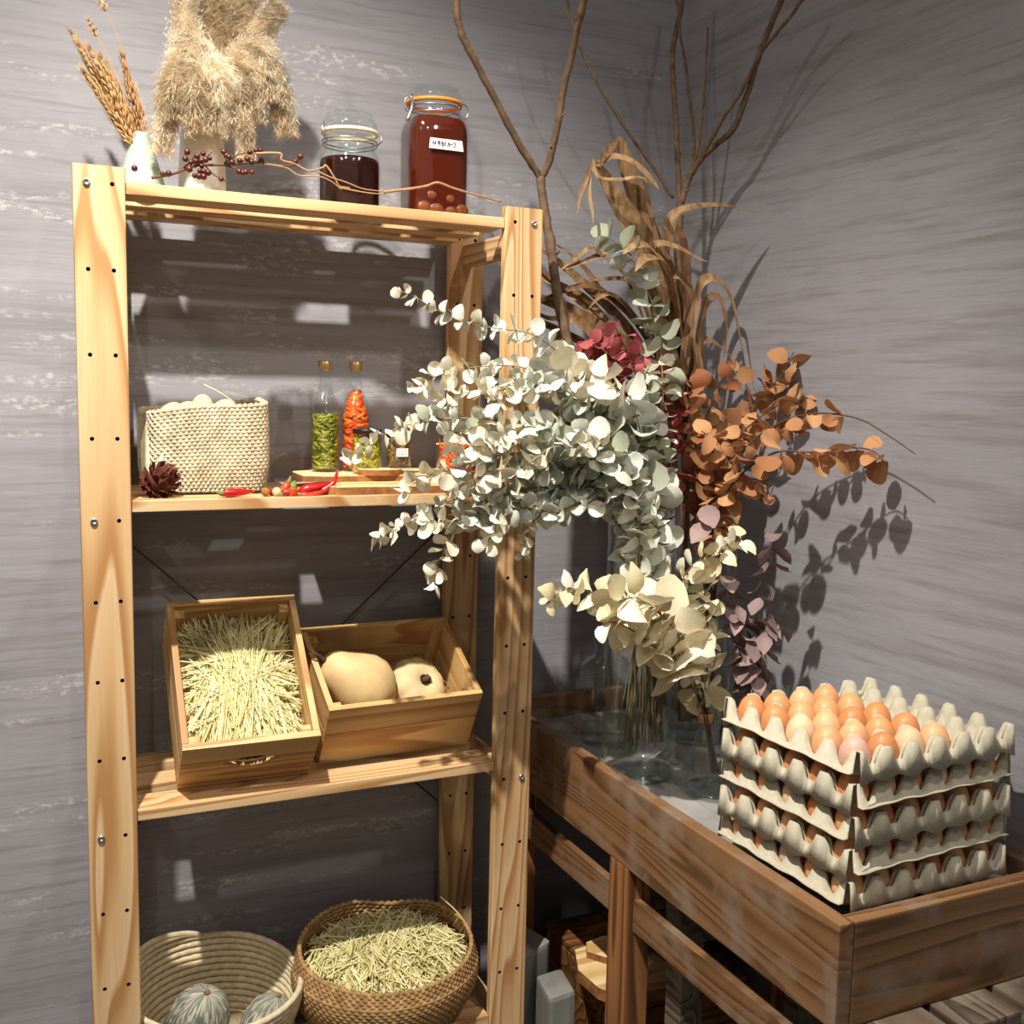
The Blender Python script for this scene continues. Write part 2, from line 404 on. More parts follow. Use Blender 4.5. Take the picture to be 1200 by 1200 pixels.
for z in LV:
    for y0,y1 in ((.001,.074),(.114,.174),(.214,.282)):
        b=MB(); box(b,PW+.001,y0,z-.018,SW-PW-.001,y1,z,.0015); obj('shelf_slat',b,PINE[0],shelf)
    for x in (PW*.75,SW-PW*.35-.02):
        b=MB(); box(b,x,PT+.001,z-.060,x+.02,SD-PT-.001,z-.0185,.0015); obj('cross_rail',b,PINE[1],shelf)
    for x in (.2,.55):
        if z<1.6: continue
for x0,z0,x1,z1 in ((.075,1.118,.705,.521),(.705,1.105,.075,.539)):
    b=MB(); y=.2865+(.003 if x0>x1 else 0); tube(b,[(x0,y,z0),(x1,y,z1)],.0022,6); obj('brace_rod',b,DARKROD,shelf)

# ---------------------------------------------------------------- top shelf
def noisy(c,k): return V((c[0]+rng.uniform(-k,k),c[1]+rng.uniform(-k,k),c[2]+rng.uniform(-k,k)))
ZT=1.69
vx,vy=.113,.14
b=MB(); lathe(b,[(.0001,0),(.038,0),(.0405,.003),(.040,.012),(.030,.045),(.0185,.082),(.0135,.098),(.0125,.103),(.0105,.103),(.0105,.09),(.016,.07),(.0001,.05)],36)
v=thing('cone_vase','small pale mint cone-shaped vase holding golden dried grass','vase',(vx,vy,ZT)); obj('vase_body',b,CERG,v)
def wheat(loc,tip,bend,name='dried_grass_stalk',label=None,head=.5,fat=1.0,group='dried grass in the cone vase'):
    t=thing(name,label,'dried grass',loc,group=group)
    o=V(loc); tipv=V(tip)-o; mid=tipv*.5+V(bend); pts=smooth([V((0,0,0)),mid,tipv],8)
    b=MB(); tube(b,pts,[.0012*(1-.5*i/len(pts)) for i in range(len(pts))],5); obj('stalk',b,WHEAT,t)
    b=MB(); n=len(pts); s0=int(n*(1-head))
    for i in range(s0,n):
        f=(i-s0)/max(1,(n-1-s0)); p=pts[i]; d=(pts[min(i+1,n-1)]-pts[max(i-1,0)]).normalized()
        for k in range(9):
            a=rng.uniform(0,2*PI); q=d.orthogonal().normalized(); q.rotate(Quaternion(d,a))
            e=p+d*.012*fat+q*.0065*fat*(1.15-f); tube(b,[p+q*.001,p.lerp(e,.5)+q*.0015,e],[.0005,.0016*fat,.0006],4)
            tube(b,[e,e+d*.013*fat+q*.006*rng.uniform(0,1)],[.0005,.0002],3)
    obj('grass_head',b,WHEAT,t)
    return t
o=(vx,vy,ZT+.062)
tips=[(0.022,0.150,1.920),(0.031,0.130,1.898),(0.038,0.110,1.853),(0.045,0.120,1.890),(0.062,0.150,1.890),(0.073,0.160,1.878),(0.090,0.130,1.888),(0.107,0.140,1.840)]
for i,tp in enumerate(tips): wheat(o,tp,(.004*(i-4)/4,0,.006),label='bushy golden dried grass head in the mint vase, %s from the left of eight'%ORD[i],head=.78,fat=1.35)
wheat(o,(0.061,0.140,1.981),(.006,0,.03),label='thin taller dried grass stalk with a tiny drooping tip in the mint cone vase',head=.06,fat=.9,group=None)
wheat(o,(0.043,0.150,1.950),(.004,0,.02),label='thin bare grass stem rising behind the bushy seed heads in the mint vase',head=.12,fat=.7,group=None)
# white vase with pampas
wx,wy=.212,.15
b=MB(); lathe(b,[(.0001,0),(.036,0),(.039,.004),(.0385,.05),(.036,.10),(.034,.118),(.031,.118),(.031,.06),(.0001,.05)],40)
v=thing('white_vase','white glazed cylinder vase with cream pampas plumes, behind dark berries','vase',(wx,wy,ZT)); obj('vase_body',b,CERW,v)
def pampas(base,pts,wide,label,dens=1500,droop=.6):
    t=thing('pampas_plume',label,'pampas grass',base,group=None)
    o=V(base); ax=smooth([V((0,0,0))]+[V(q)-o for q in pts],10); n=len(ax)
    b=MB(); tube(b,ax,[.0022*(1-.8*i/n) for i in range(n)],5); obj('stalk',b,STEMG,t)
    b=MB()
    for k in range(dens):
        f=rng.random()**.8; i=.20*(n-1)+f*.80*(n-1); i0=min(int(i),n-2); p=ax[i0].lerp(ax[i0+1],i-i0)
        d=(ax[min(i0+2,n-1)]-ax[i0]).normalized()
        a=rng.uniform(0,2*PI); q=d.orthogonal().normalized(); q.rotate(Quaternion(d,a))
        ln=wide*(.45+.75*rng.random())*(1.05-.55*f)
        e1=p+(d*.70+q*.72)*ln*.55; e2=e1+(d*.40+q*.7+V((0,0,-droop)))*ln*.6
        sd=d.cross(q).normalized()*rng.uniform(.0005,.0010)
        s2=V((rng.uniform(-.004,.004),rng.uniform(-.004,.004),rng.uniform(-.003,.002)))
        b.add([p-sd*.6,p+sd*.6,e1-sd,e1+sd,e2+s2],[(0,1,3,2),(2,3,4)],0,True)
        # two short side hairs make the plume feathery
        for s_ in (1,-1,1,-1):
            m0=e1.lerp(e2,rng.random()); h=m0+(q*rng.uniform(-.5,.5)+sd.normalized()*s_+d*.8)*.013
            b.add([m0-q*.0005,m0+q*.0005,h],[(0,1,2)],0,True)
    tag(obj('plume_fibres',b,PAMP,t),kind='stuff')
    return t
pb0=(wx,wy,ZT+.06)
P_=[
([(0.211,0.150,1.814),(0.195,0.130,1.883),(0.184,0.120,1.952),(0.184,0.130,2.035)],.050,'upright pampas plume at the left, rising past the top of the picture',1500),
([(0.225,0.160,1.818),(0.236,0.160,1.902),(0.236,0.170,2.001),(0.229,0.170,2.096)],.066,'tallest upright pampas plume in the middle of the bunch',1900),
([(0.231,0.170,1.823),(0.260,0.180,1.910),(0.280,0.180,1.997),(0.295,0.180,2.083)],.064,'upright pampas plume just right of the tallest one',1700),
([(0.233,0.160,1.826),(0.276,0.160,1.908),(0.303,0.150,1.972),(0.333,0.140,2.025)],.046,'pampas plume leaning up to the right, its tip over the wall',1300),
([(0.211,0.130,1.824),(0.178,0.110,1.858),(0.158,0.100,1.848),(0.147,0.090,1.808),(0.140,0.090,1.770)],.036,'drooping pampas plume at the far left, hanging beside the cone vase',1200),
([(0.212,0.120,1.829),(0.190,0.100,1.875),(0.171,0.090,1.882),(0.158,0.080,1.857),(0.157,0.080,1.826)],.044,'short drooping pampas plume at the left side of the bunch',1300),
([(0.212,0.120,1.822),(0.205,0.090,1.868),(0.193,0.080,1.874),(0.187,0.070,1.845),(0.193,0.070,1.809)],.048,'short drooping pampas plume in front of the left side of the bunch',1300),
([(0.230,0.130,1.840),(0.247,0.110,1.885),(0.262,0.090,1.876),(0.267,0.080,1.827),(0.271,0.080,1.774)],.034,'drooping pampas plume hanging low in front, tip above the berries',1200),
([(0.238,0.150,1.845),(0.281,0.140,1.909),(0.316,0.130,1.912),(0.335,0.120,1.876),(0.346,0.120,1.830)],.040,'drooping pampas plume at the far right over the grey wall',1300),
([(0.232,0.140,1.842),(0.270,0.130,1.927),(0.297,0.120,1.945),(0.311,0.110,1.917),(0.317,0.110,1.881)],.050,'higher drooping pampas plume at the right of the bunch',1400),
([(0.228,0.130,1.833),(0.250,0.110,1.900),(0.270,0.100,1.906),(0.281,0.100,1.875),(0.286,0.100,1.843)],.046,'drooping pampas plume between the front and far right ones',1300),
([(0.221,0.130,1.825),(0.222,0.110,1.882),(0.224,0.090,1.889),(0.226,0.080,1.855),(0.222,0.080,1.814)],.050,'pampas plume bent forward over the rim of the white vase',1500),
([(0.219,0.140,1.827),(0.209,0.130,1.905),(0.195,0.110,1.925),(0.183,0.100,1.912),(0.177,0.100,1.888)],.050,'higher drooping pampas plume at the left of the bunch',1400)]
for a_ in P_: pampas(pb0,a_[0],a_[1],a_[2],int(a_[3]*1.25))
# berry branch and vine twig lying on the front slat
def twig(name,label,cat,stems,mat,r0=.003,group=None):
    o=V(stems[0][0]); t=thing(name,label,cat,o,group=group)
    b=MB(); tube(b,rel(smooth(stems[0],6),o),[r0*(1-.4*i/(6*len(stems[0]))) for i in range(6*(len(stems[0])-1)+1)],6); obj('stem',b,mat,t)
    for s in stems[1:]:
        b=MB(); k=6*(len(s)-1)+1; tube(b,rel(smooth(s,6),o),[r0*.7*(1-.5*i/k) for i in range(k)],5); obj('side_shoot',b,mat,t)
    return t,o
t,o=twig('berry_branch','dried branch of small dark red berries lying in front of the white vase','branch',
 [[(0.116,0.030,1.704),(0.151,0.033,1.715),(0.182,0.036,1.730),(0.227,0.040,1.737),(0.280,0.044,1.747),(0.322,0.048,1.747),(0.354,0.050,1.752)],[(0.152,0.040,1.716),(0.174,0.034,1.734),(0.181,0.030,1.747)],[(0.182,0.040,1.728),(0.197,0.034,1.742),(0.207,0.030,1.753)],[(0.198,0.040,1.734),(0.210,0.035,1.720),(0.228,0.030,1.710)],[(0.228,0.045,1.738),(0.245,0.040,1.753),(0.284,0.030,1.764)],[(0.228,0.045,1.738),(0.257,0.035,1.730),(0.271,0.030,1.725)],[(0.341,0.040,1.749),(0.350,0.034,1.761),(0.356,0.030,1.769)]],STEMB,.0024)
sb=MB(); sphere(sb,(0,0,0),.0052,9,6)
bpos=[(0.169,0.025,1.748),(0.166,0.025,1.737),(0.174,0.022,1.732),(0.183,0.030,1.736),(0.190,0.020,1.736),(0.185,0.030,1.744),(0.194,0.030,1.749),(0.196,0.020,1.738),(0.204,0.030,1.743),(0.190,0.020,1.728),(0.171,0.020,1.721),(0.187,0.020,1.720),(0.193,0.020,1.720),(0.199,0.015,1.718),(0.178,0.015,1.711),(0.185,0.015,1.711),(0.192,0.015,1.711),(0.219,0.015,1.710),(0.132,0.030,1.712),(0.141,0.030,1.713),(0.226,0.030,1.755),(0.230,0.030,1.750),(0.233,0.025,1.747),(0.238,0.025,1.739),(0.251,0.030,1.744),(0.267,0.030,1.759),(0.277,0.030,1.763),(0.284,0.030,1.764),(0.262,0.025,1.747),(0.248,0.020,1.725),(0.254,0.020,1.724),(0.258,0.018,1.725),(0.268,0.020,1.726),(0.285,0.030,1.748),(0.268,0.020,1.742),(0.340,0.030,1.752),(0.349,0.030,1.761),(0.091,0.030,1.716)]
fb=None
for p in bpos:
    if fb is None: fb=obj('berry',sb,BERRY,t,loc=V(p)-o)
    else: inst('berry',fb.data,t,V(p)-o,scale=rng.uniform(.75,1.05))
twig('vine_twig','thin pale twisted vine twig lying along the front of the two jars','twig',
 [[(0.275,0.020,1.756),(0.314,0.024,1.761),(0.317,0.025,1.751),(0.339,0.028,1.748),(0.363,0.031,1.740),(0.387,0.033,1.748),(0.393,0.034,1.752),(0.408,0.036,1.734),(0.417,0.038,1.722),(0.435,0.040,1.721)],[(0.290,0.030,1.743),(0.325,0.030,1.741),(0.346,0.030,1.731),(0.377,0.030,1.733),(0.400,0.030,1.727),(0.418,0.030,1.715)],[(0.377,0.030,1.741),(0.400,0.030,1.733),(0.425,0.030,1.728),(0.455,0.030,1.720),(0.489,0.030,1.719)],[(0.415,0.030,1.718),(0.462,0.030,1.714),(0.495,0.030,1.715)]],TWIG,.0022)
twig('bare_twig','bare brown twig with a raised knot lying in front of the large jar','twig',
 [[(0.492,0.030,1.718),(0.539,0.032,1.728),(0.570,0.034,1.736),(0.591,0.035,1.744),(0.619,0.036,1.738),(0.662,0.038,1.731),(0.713,0.040,1.724)]],TWIG,.0026)
# preserving jars
def wirebail(b,x0,y0,z0,r,side):
    pass
def jar(name,label,x,y,body,seal_z,seal_r,lid,liq,lmat,sealmat,sq=None,gl=.003,n=44,label_strip=False):
    t=thing(name,label,'jar',(x,y,body[0][1])); z0=body[0][1]
    pr=[(r,z-z0) for r,z in body]
    b=MB(); lathe(b,[(.0001,0)]+pr,n,sq=[2]+(sq or [2]*len(pr)))
    inner=[(max(r-gl,.001),max(z,.006)) for r,z in pr][::-1]
    lathe(b,inner,n,sq=(sq or [2]*len(pr))[::-1]); obj('glass_body',b,GLASS,t)
    b=MB(); lathe(b,[(.0001,.007)]+[(r,z-z0) for r,z in liq],n,sq=[2]+((sq or [2]*9)[:len(liq)-1])+[ (sq or [2]*9)[len(liq)-2] if sq else 2]); obj('liquid',b,lmat,t)
    b=MB(); lathe(b,[(seal_r*.9,seal_z-z0-.003),(seal_r,seal_z-z0-.003),(seal_r+.001,seal_z-z0),(seal_r,seal_z-z0+.003),(seal_r*.9,seal_z-z0+.003)],n); obj('rubber_seal',b,sealmat,t)
    b=MB(); lathe(b,[(r,z-z0) for r,z in lid],n); obj('glass_lid',b,GLASSB,t)
    return t,z0
jt,z0=jar('preserving_jar','smaller clip-top jar of dark brown syrup on the top shelf',.460,.125,
 [(.050,1.69),(.0545,1.696),(.055,1.70),(.055,1.775),(.053,1.786),(.047,1.797),(.045,1.803),(.0455,1.822)],1.829,.0495,
 [(.048,1.832),(.049,1.836),(.0485,1.843),(.043,1.851),(.040,1.8555),(.040,1.860),(.036,1.8615),(.0001,1.860)],
 [(.047,1.697),(.0515,1.702),(.0515,1.774),(.050,1.782),(.048,1.7835),(.0001,1.7835)],LIQD,CRUB)
b=MB()
for zz in (.118,.124): tube(b,[(.0475*cos(2*PI*k/36),.0475*sin(2*PI*k/36),zz) for k in range(36)],.0012,5,closed=True)
tube(b,[(-.045,-.018,.120),(-.054,-.02,.128),(-.056,-.02,.138),(-.050,-.018,.148)],.0014,5)
tube(b,[(.045,-.018,.120),(.052,-.02,.128),(.050,-.02,.140)],.0014,5)
obj('wire_clip',b,WIRE,jt)
J=.617
sqv=[3.2,3.6,4,4,4,4,3.4,2.6,2,2,2]
jt,z0=jar('preserving_jar','large square-shouldered clip-top jar of red-brown syrup with a handwritten label',J,.125,
 [(.050,1.69),(.0555,1.695),(.0575,1.703),(.0575,1.78),(.0575,1.84),(.0565,1.853),(.051,1.868),(.045,1.875),(.043,1.879),(.044,1.886),(.044,1.893)],1.8975,.0505,
 [(.049,1.900),(.051,1.904),(.050,1.909),(.045,1.914),(.043,1.9175),(.043,1.923),(.039,1.9245),(.0001,1.923)],
 [(.050,1.697),(.0535,1.705),(.0535,1.78),(.0535,1.838),(.0525,1.850),(.0480,1.864),(.044,1.869),(.0001,1.869)],LIQR,ORUB,sq=sqv,gl=.0035,n=64)
b=MB()
for zz in (.187,.199): tube(b,[(.0462*cos(2*PI*k/36),.0462*sin(2*PI*k/36),zz) for k in range(36)],.0013,5,closed=True)
for sx in (-1,1):
    ring=[(sx*.052+.009*cos(2*PI*k/16)*sx,-.012,.199+.013*sin(2*PI*k/16)) for k in range(16)]
    tube(b,ring,.0014,5,closed=True)
tube(b,[(-.046,-.02,.206),(-.052,-.03,.200),(-.055,-.034,.186),(-.062,-.036,.170),(-.064,-.036,.164)],.0028,6)
tube(b,[(-.048,-.018,.215),(-.053,-.022,.212),(-.052,-.025,.203)],.0014,5)
obj('wire_clip',b,WIRE,jt)
for k,(fx,fz,fr) in enumerate([(-.035,.018,.014),(-.012,.016,.016),(.014,.014,.015),(.036,.018,.013),(-.02,.040,.012),(.012,.036,.013)]):
    b=MB(); sphere(b,(0,0,0),fr,12,8,sc=(1,.35,.8)); obj('fruit_slice',b,plain('pickled_fruit_slice',srgb(120,58,16),.4,.4,noise=.2,nscale=60) if k==0 else bpy.data.materials['pickled_fruit_slice'],jt,loc=(fx,-.0500,fz))
# label strip with handwriting
YL=-.0588
b=MB(); box(b,-.029,YL-.0004,.118,.031,YL+.0004,.136,0)
for i in range(len(b.v)):
    x,y,z=b.v[i]
    if x>0 and z<.12: b.v[i]=(x+.003,y,z)
    if x<0 and z<.12: b.v[i]=(x-.002,y,z)
lb=obj('paper_label',b,PAPER,jt)
b=MB()
def stroke(ps):
    tube(b,[(x*.001,YL-.0008,z*.001) for x,z in ps],.0007,5)
for ps in [[(-23,131),(-25,125)],[(-23,129),(-21,126)],[(-19,131),(-20.5,124)],[(-19.5,128),(-18,127.5)],[(-16,131),(-13,131),(-14,126)],[(-15.5,128),(-13,128)],[(-11.5,132),(-11.5,124)],[(-7,131),(-9,128.5)],[(-7,131),(-4.5,128.5)],[(-8,127.5),(-4,127.5)],[(-6,127.5),(-6,125)],[(-8,124.6),(-4,124.6),(-4.2,122.5)],[(-2,132),(-2,124)],[(-2,128),(0,128)],[(5,131),(3.5,124)],[(4.6,129),(8,129),(6,124)],[(9,127.5),(13,127.7)],[(14,131),(18,131),(17,125),(14.5,123)]]: stroke(ps)
obj('handwriting',b,INK,lb)

# ---------------------------------------------------------------- second shelf
Z2=1.205
def coil_basket(name,label,path,rows,r,z0,mat,parentloc,bump=.35,freq=1.0,scale_fn=None,n=6,seg=None,angle=0.0):
    """rows of braid stacked along a closed path function path(u,h)->(x,y)"""
    t=thing(name,label,'basket',parentloc)
    b=MB(); H=rows
    seg=seg or 150
    for k in range(rows):
        h=k/(rows-1); pts=[];rad=[]
        for j in range(seg):
            u=j/seg; x,y,dz=path(u,h); q=V((x,y,z0+r*(1+1.62*k)+dz)); pts.append(q)
            ph=(j+ (k%2)*.5*freq*2)/(freq*2)*2*PI
            rad.append(r*(1.08+bump*.5*sin(ph)))
            pts[-1].z+=r*.35*sin(ph+1.2)*bump*2
        tube(b,pts,rad,n,closed=True)
    return t,b
def rrect(u,w,d,c):
    # rounded rectangle centred on the origin, u in 0..1, anticlockwise from the front left
    a=u*2*PI; e=5.5; x,y=cos(a-PI*.75),sin(a-PI*.75); q=(abs(x)**e+abs(y)**e)**(-1/e); return x*q*w/2,y*q*d/2
bx,by=.213,.180
def bp(u,h):
    x,y=rrect(u,.200+.004*sin(h*3),.165,.02); k=.95+.05*min(1,h*4)
    lean=.006*h*(x/.1)
    return x*k,y*k,.010*h*(x/.1)+ .003*sin(u*2*PI*3)*h
t,b=coil_basket('braided_basket','cream braided maize basket of pale eggs at the left of the second shelf',bp,24,.00375,0,BASKW,(bx,by,Z2),bump=.6,freq=1.75,seg=280,n=5)
obj('braided_wall',b,BASKW,t)
b=MB(); vs=[(*[c*.92 for c in rrect(j/40,.2,.165,.02)],.008) for j in range(40)]; b.add(vs,[tuple(range(40))]); vs2=[(x,y,.015) for x,y,z in vs]; b.add(vs2,[tuple(range(40))]); obj('basket_base',b,BASKW,t)
def egg_mesh(r=.0215,h=.056,n=20,m=14):
    b=MB(); pr=[]
    for i in range(m+1):
        a=PI*i/m; z=-cos(a); rr=sin(a)*(1-.10*z)
        pr.append((max(1e-4,r*rr),h/2*z))
    lathe(b,pr,n); return b
eggo=None
def egg(loc,label,group,mat=None,rot=(0,0,0),sc=1.0,cat='egg'):
    global eggo
    if eggo is None:
        eggo=bpy.data.meshes.new('egg'); e=egg_mesh(); eggo.from_pydata(e.v,[],e.f); eggo.polygons.foreach_set('use_smooth',[True]*len(e.f)); eggo.materials.append(EGG)
    o=inst('egg',eggo,None,loc,rot,sc)
    if mat: o.material_slots[0].link='OBJECT'; o.material_slots[0].material=mat
    return tag(o,label,cat,group)
for i,(p,d) in enumerate([((0.156,0.160,1.343),'leftmost'),((0.183,0.150,1.348),'second from the left'),((0.206,0.140,1.353),'raised in the middle'),((0.243,0.150,1.351),'rightmost')]):
    egg(V(p)-V((0,0,.010 if i!=2 else .008)),'pale egg %s of the four showing over the braided basket rim'%d,'pale eggs in the braided basket',EGGC,(rng.uniform(0,1.2) if i!=2 else .2,rng.uniform(-.8,.8) if i!=2 else 0,0),.95)
b=MB(); lathe(b,[(.0001,.016),(.066,.016),(.068,.09),(.06,.118),(.0001,.122)],24); b.tone=[.3]*len(b.v); b.v=[(x*1.3,y,z) for x,y,z in b.v]
tag(obj('straw_bed',b,STRAW,None,loc=(bx,by,Z2)),'packed straw under the pale eggs inside the braided basket','straw',kind='stuff')
b=MB(); tube(b,rel(smooth([(0.258,0.120,1.357),(0.233,0.120,1.374),(0.207,0.130,1.388)],5),(.25,.12,1.36)),[.0013]*11,4); b.tone=[.85]*len(b.v)
s=obj('straw_stalk',b,STRAW,None,loc=(.25,.12,1.36)); tag(s,'single pale straw stalk sticking up from the braided basket','straw')
# brown dried bract flower with two pale leaves
fc=V((.124,.052,Z2+.026)); t=thing('dried_flower_head','dark brown dried artichoke-like flower head lying at the left post','dried flower',(fc.x,fc.y,Z2))
b=MB(); sphere(b,(0,0,.024),.021,14,9,sc=(1.1,1,.95)); obj('flower_core',b,ARTI,t)
bm_=MB()
for ring in range(4): pass
pet=MB(); pet.add([(0,0,0),(-.006,.008,.002),(.006,.008,.002),(-.0055,.018,.006),(.0055,.018,.006),(0,.021,.004),(0,.010,-.001)],[(0,6,1),(0,2,6),(1,6,3),(6,2,4),(6,4,3),(3,4,5)],0,True)
pm_=None
for lat in range(7):
    for k in range(11):
        th=PI*(.12+.80*lat/6); ph=2*PI*(k+.5*(lat%2))/11
        ax=V((.55,-.35,.75)).normalized()
        d=V((sin(th)*cos(ph),sin(th)*sin(ph),cos(th))); q=ax.to_track_quat('Z','Y'); d=q@d; up=q@V((0,0,1))
        tan=(up-d*up.dot(d)); tan=tan.normalized() if tan.length>1e-4 else V((1,0,0))
        Yv=(tan*.95+d*.22).normalized(); Zv=(d-Yv*d.dot(Yv)).normalized(); Xv=Yv.cross(Zv)
        m4=Matrix.Translation(V((0,0,.025))+d*.019)@Matrix((Xv,Yv,Zv)).transposed().to_4x4()
        if pm_ is None: pm_=obj('bract',pet,ARTI,t); pm_.matrix_basis=m4
        else: inst('bract',pm_.data,t,mat3=m4)
for i,(pts,w_) in enumerate([([(0.114,0.100,1.199),(0.110,0.110,1.245),(0.109,0.115,1.288),(0.115,0.120,1.330)],.014),([(0.116,0.070,1.206),(0.120,0.070,1.234),(0.125,0.072,1.255),(0.132,0.074,1.276)],.009)]):
    o=V(pts[0]); b=MB(); ps=smooth(pts,4); k=len(ps); ribbon(b,rel(ps,o),[w_*sin(PI*(.12+.88*j/(k-1)))**.7+.0006 for j in range(k)],(-.3,-1,.2),.2)
    tag(obj('dried_leaf',b,CREAM,None,loc=o),['tall narrow dried leaf standing behind the brown flower head','short narrow dried leaf pointing up in front of the braided basket'][i],'leaf')
# live-edge boards
def slab(name,label,outline,z0,th,cat='board'):
    cx=sum(p[0] for p in outline)/len(outline); cy=sum(p[1] for p in outline)/len(outline)
    o=V((cx,cy,z0)); n=len(outline)
    b=MB(); vs=[(x-cx,y-cy,0) for x,y in outline]+[(x-cx,y-cy,th) for x,y in outline]
    inn=[((x-cx)*.985,(y-cy)*.97,th+.0012) for x,y in outline]
    vs+=inn
    fs=[tuple(range(n-1,-1,-1)),tuple(range(2*n,3*n))]; mi=[0,0]
    b.add(vs,fs,0)
    b.add(vs,[(i,(i+1)%n,n+(i+1)%n,n+i) for i in range(n)],1); b.add(vs,[(n+i,n+(i+1)%n,2*n+(i+1)%n,2*n+i) for i in range(n)],0)
    return tag(obj(name,b,[SLABW,BARK],None,loc=o),label,cat)
slab('live_edge_board','lower pale live-edge wooden slab at the front of the second shelf',[(.392,.03),(.41,.012),(.46,.012),(.52,.006),(.62,.01),(.66,.05),(.65,.12),(.55,.13),(.45,.11),(.405,.07)],Z2,.0135)
slab('live_edge_board','upper pale live-edge slab carrying the two tall bottles',[(.375,.12),(.43,.10),(.52,.098),(.62,.10),(.70,.12),(.70,.24),(.60,.262),(.45,.262),(.38,.22)],Z2+.0147,.010)
slab('wooden_slice','small oval wood slice with bark edge under the two small jars',[(.515+.042*cos(a*PI/8),.112+.022*sin(a*PI/8)) for a in range(16)],Z2+.0259,.010)
Z2B=Z2+.0259
# bottles of pickles
def filling(name,mat,n,R0,h0,h1,ln,rad,parent,rfun=None,curve=.2,seed=1,tilt=.9,core=True):
    g=random.Random(seed); b=MB(); b.tone=[]
    for k in range(n):
        z=h0+(h1-h0)*g.random(); Rr=(rfun(z) if rfun else R0); a=g.uniform(0,2*PI); r=Rr-rad-g.random()**2*.004
        c=V((r*cos(a),r*sin(a),z)); tg=V((-sin(a),cos(a),0)); d=(tg*cos(g.uniform(-tilt,tilt))+V((0,0,1))*sin(g.uniform(-tilt,tilt))).normalized()
        l=ln*g.uniform(.6,1.15); nn=V((cos(a),sin(a),0))
        pts=[]
        for q in (-1,-.5,0,.5,1):
            p=c+d*l*.5*q; rr=math.hypot(p.x,p.y); 
            if rr>Rr-rad: p.x*=(Rr-rad)/rr; p.y*=(Rr-rad)/rr
            p.z=min(max(p.z,h0*.6+.004),h1+.004); pts.append(p+V((0,0,curve*l*(q*q-.5)*.5)))
        i0=len(b.v); tube(b,pts,[rad*.35,rad*.9,rad,rad*.85,rad*.25],5); tv=g.random(); b.tone+=[tv]*(len(b.v)-i0)
    if core:
        i0=len(b.v); zs=[h0+(h1-h0)*i/5 for i in range(6)]
        lathe(b,[(.0001,h0)]+[((rfun(z) if rfun else R0)*.80,z) for z in zs]+[(.0001,h1)],18); b.tone+=[.12]*(len(b.v)-i0)
    return tag(obj(name,b,mat,parent),kind='stuff')
def bottle(label,x,y,z,mat,fname,top,tilt,ln,rad,n,seed,liq):
    t=thing('glass_bottle',label,'bottle',(x,y,z))
    pr=[(.0001,.0),(.024,.0),(.027,.003),(.0275,.008),(.0275,.100),(.0265,.112),(.0225,.128),(.0165,.145),(.0125,.160),(.0112,.172),(.0108,.188)]
    b=MB(); lathe(b,pr,36); lathe(b,[(max(r-.0022,.0001),max(zz,.006)) for r,zz in pr][::-1],36); obj('bottle_glass',b,GLASS,t)
    rf=lambda zz: .0250 if zz<.105 else max(.009,.0250-(zz-.105)*.30)
    filling(fname,mat,n,.025,.008,top,ln,rad,t,rf,.15,seed,tilt)
    b=MB(); lathe(b,[(.0001,.2045),(.0118,.2045),(.0128,.203),(.0130,.190),(.0126,.189),(.0126,.187),(.0104,.187)],28)
    obj('screw_cap',b,GOLD,t)
    return t
bottle('tall glass bottle of green pickled chillies with a gold cap',.437,.2,Z2B,GCH,'pickled_chillies',.105,1.0,.020,.0033,360,3,OIL)
bottle('tall glass bottle of orange carrot strips with a gold cap',.4955,.2,Z2B,OCH,'carrot_strips',.150,.55,.022,.0042,300,4,OIL)
def smalljar(label,x,y,z,r,h,mat,fname,lidmat,seed,top,nch,withlabel=False,loop=.03):
    t=thing('small_jar',label,'jar',(x,y,z))
    pr=[(.0001,0),(r*.9,0),(r,.003),(r,h*.78),(r*.9,h*.86),(r*.88,h*.90)]
    b=MB(); lathe(b,pr,36); lathe(b,[(max(q-.002,.0001),max(zz,.004)) for q,zz in pr][::-1],36); obj('jar_glass',b,GLASS,t)
    filling(fname,mat,nch,r*.93,.006,h*top,loop,.0032,t,None,.5,seed,1.2)
    b=MB(); lathe(b,[(r*.86,h*.90),(r*.96,h*.90),(r*.97,h*.905),(r*.97,h*.985),(r*.93,h),(.0001,h)],36); obj('jar_lid',b,lidmat,t)
    return t
smalljar('small jar of yellow-green peppers with a black lid',.500,.142,Z2B,.0275,.082,YCH,'pickled_peppers',BLACK,5,.8,120)
t=smalljar('small jar of dark pickled roots beside the black-lidded jar',.556,.128,Z2B+.011,.0235,.066,BCH,'pickled_roots',BLACK,6,.84,120)
b=MB(); box(b,-.012,-.0245,.022,.010,-.0238,.037,0); l2=obj('paper_label',b,PAPER,t)
b=MB()
for x in (-7,-2,4): tube(b,[((x)*.001,-.0247,.034),((x+.6)*.001,-.0247,.026),((x+3)*.001,-.0247,.0265)],.0004,4)
obj('handwriting',b,INK,l2)
t=smalljar('jar with orange-red contents and a pale lid, behind the silver leaves',.692,.17,Z2B,.042,.092,OCH,'orange_pieces',CRUB,8,.60,120)
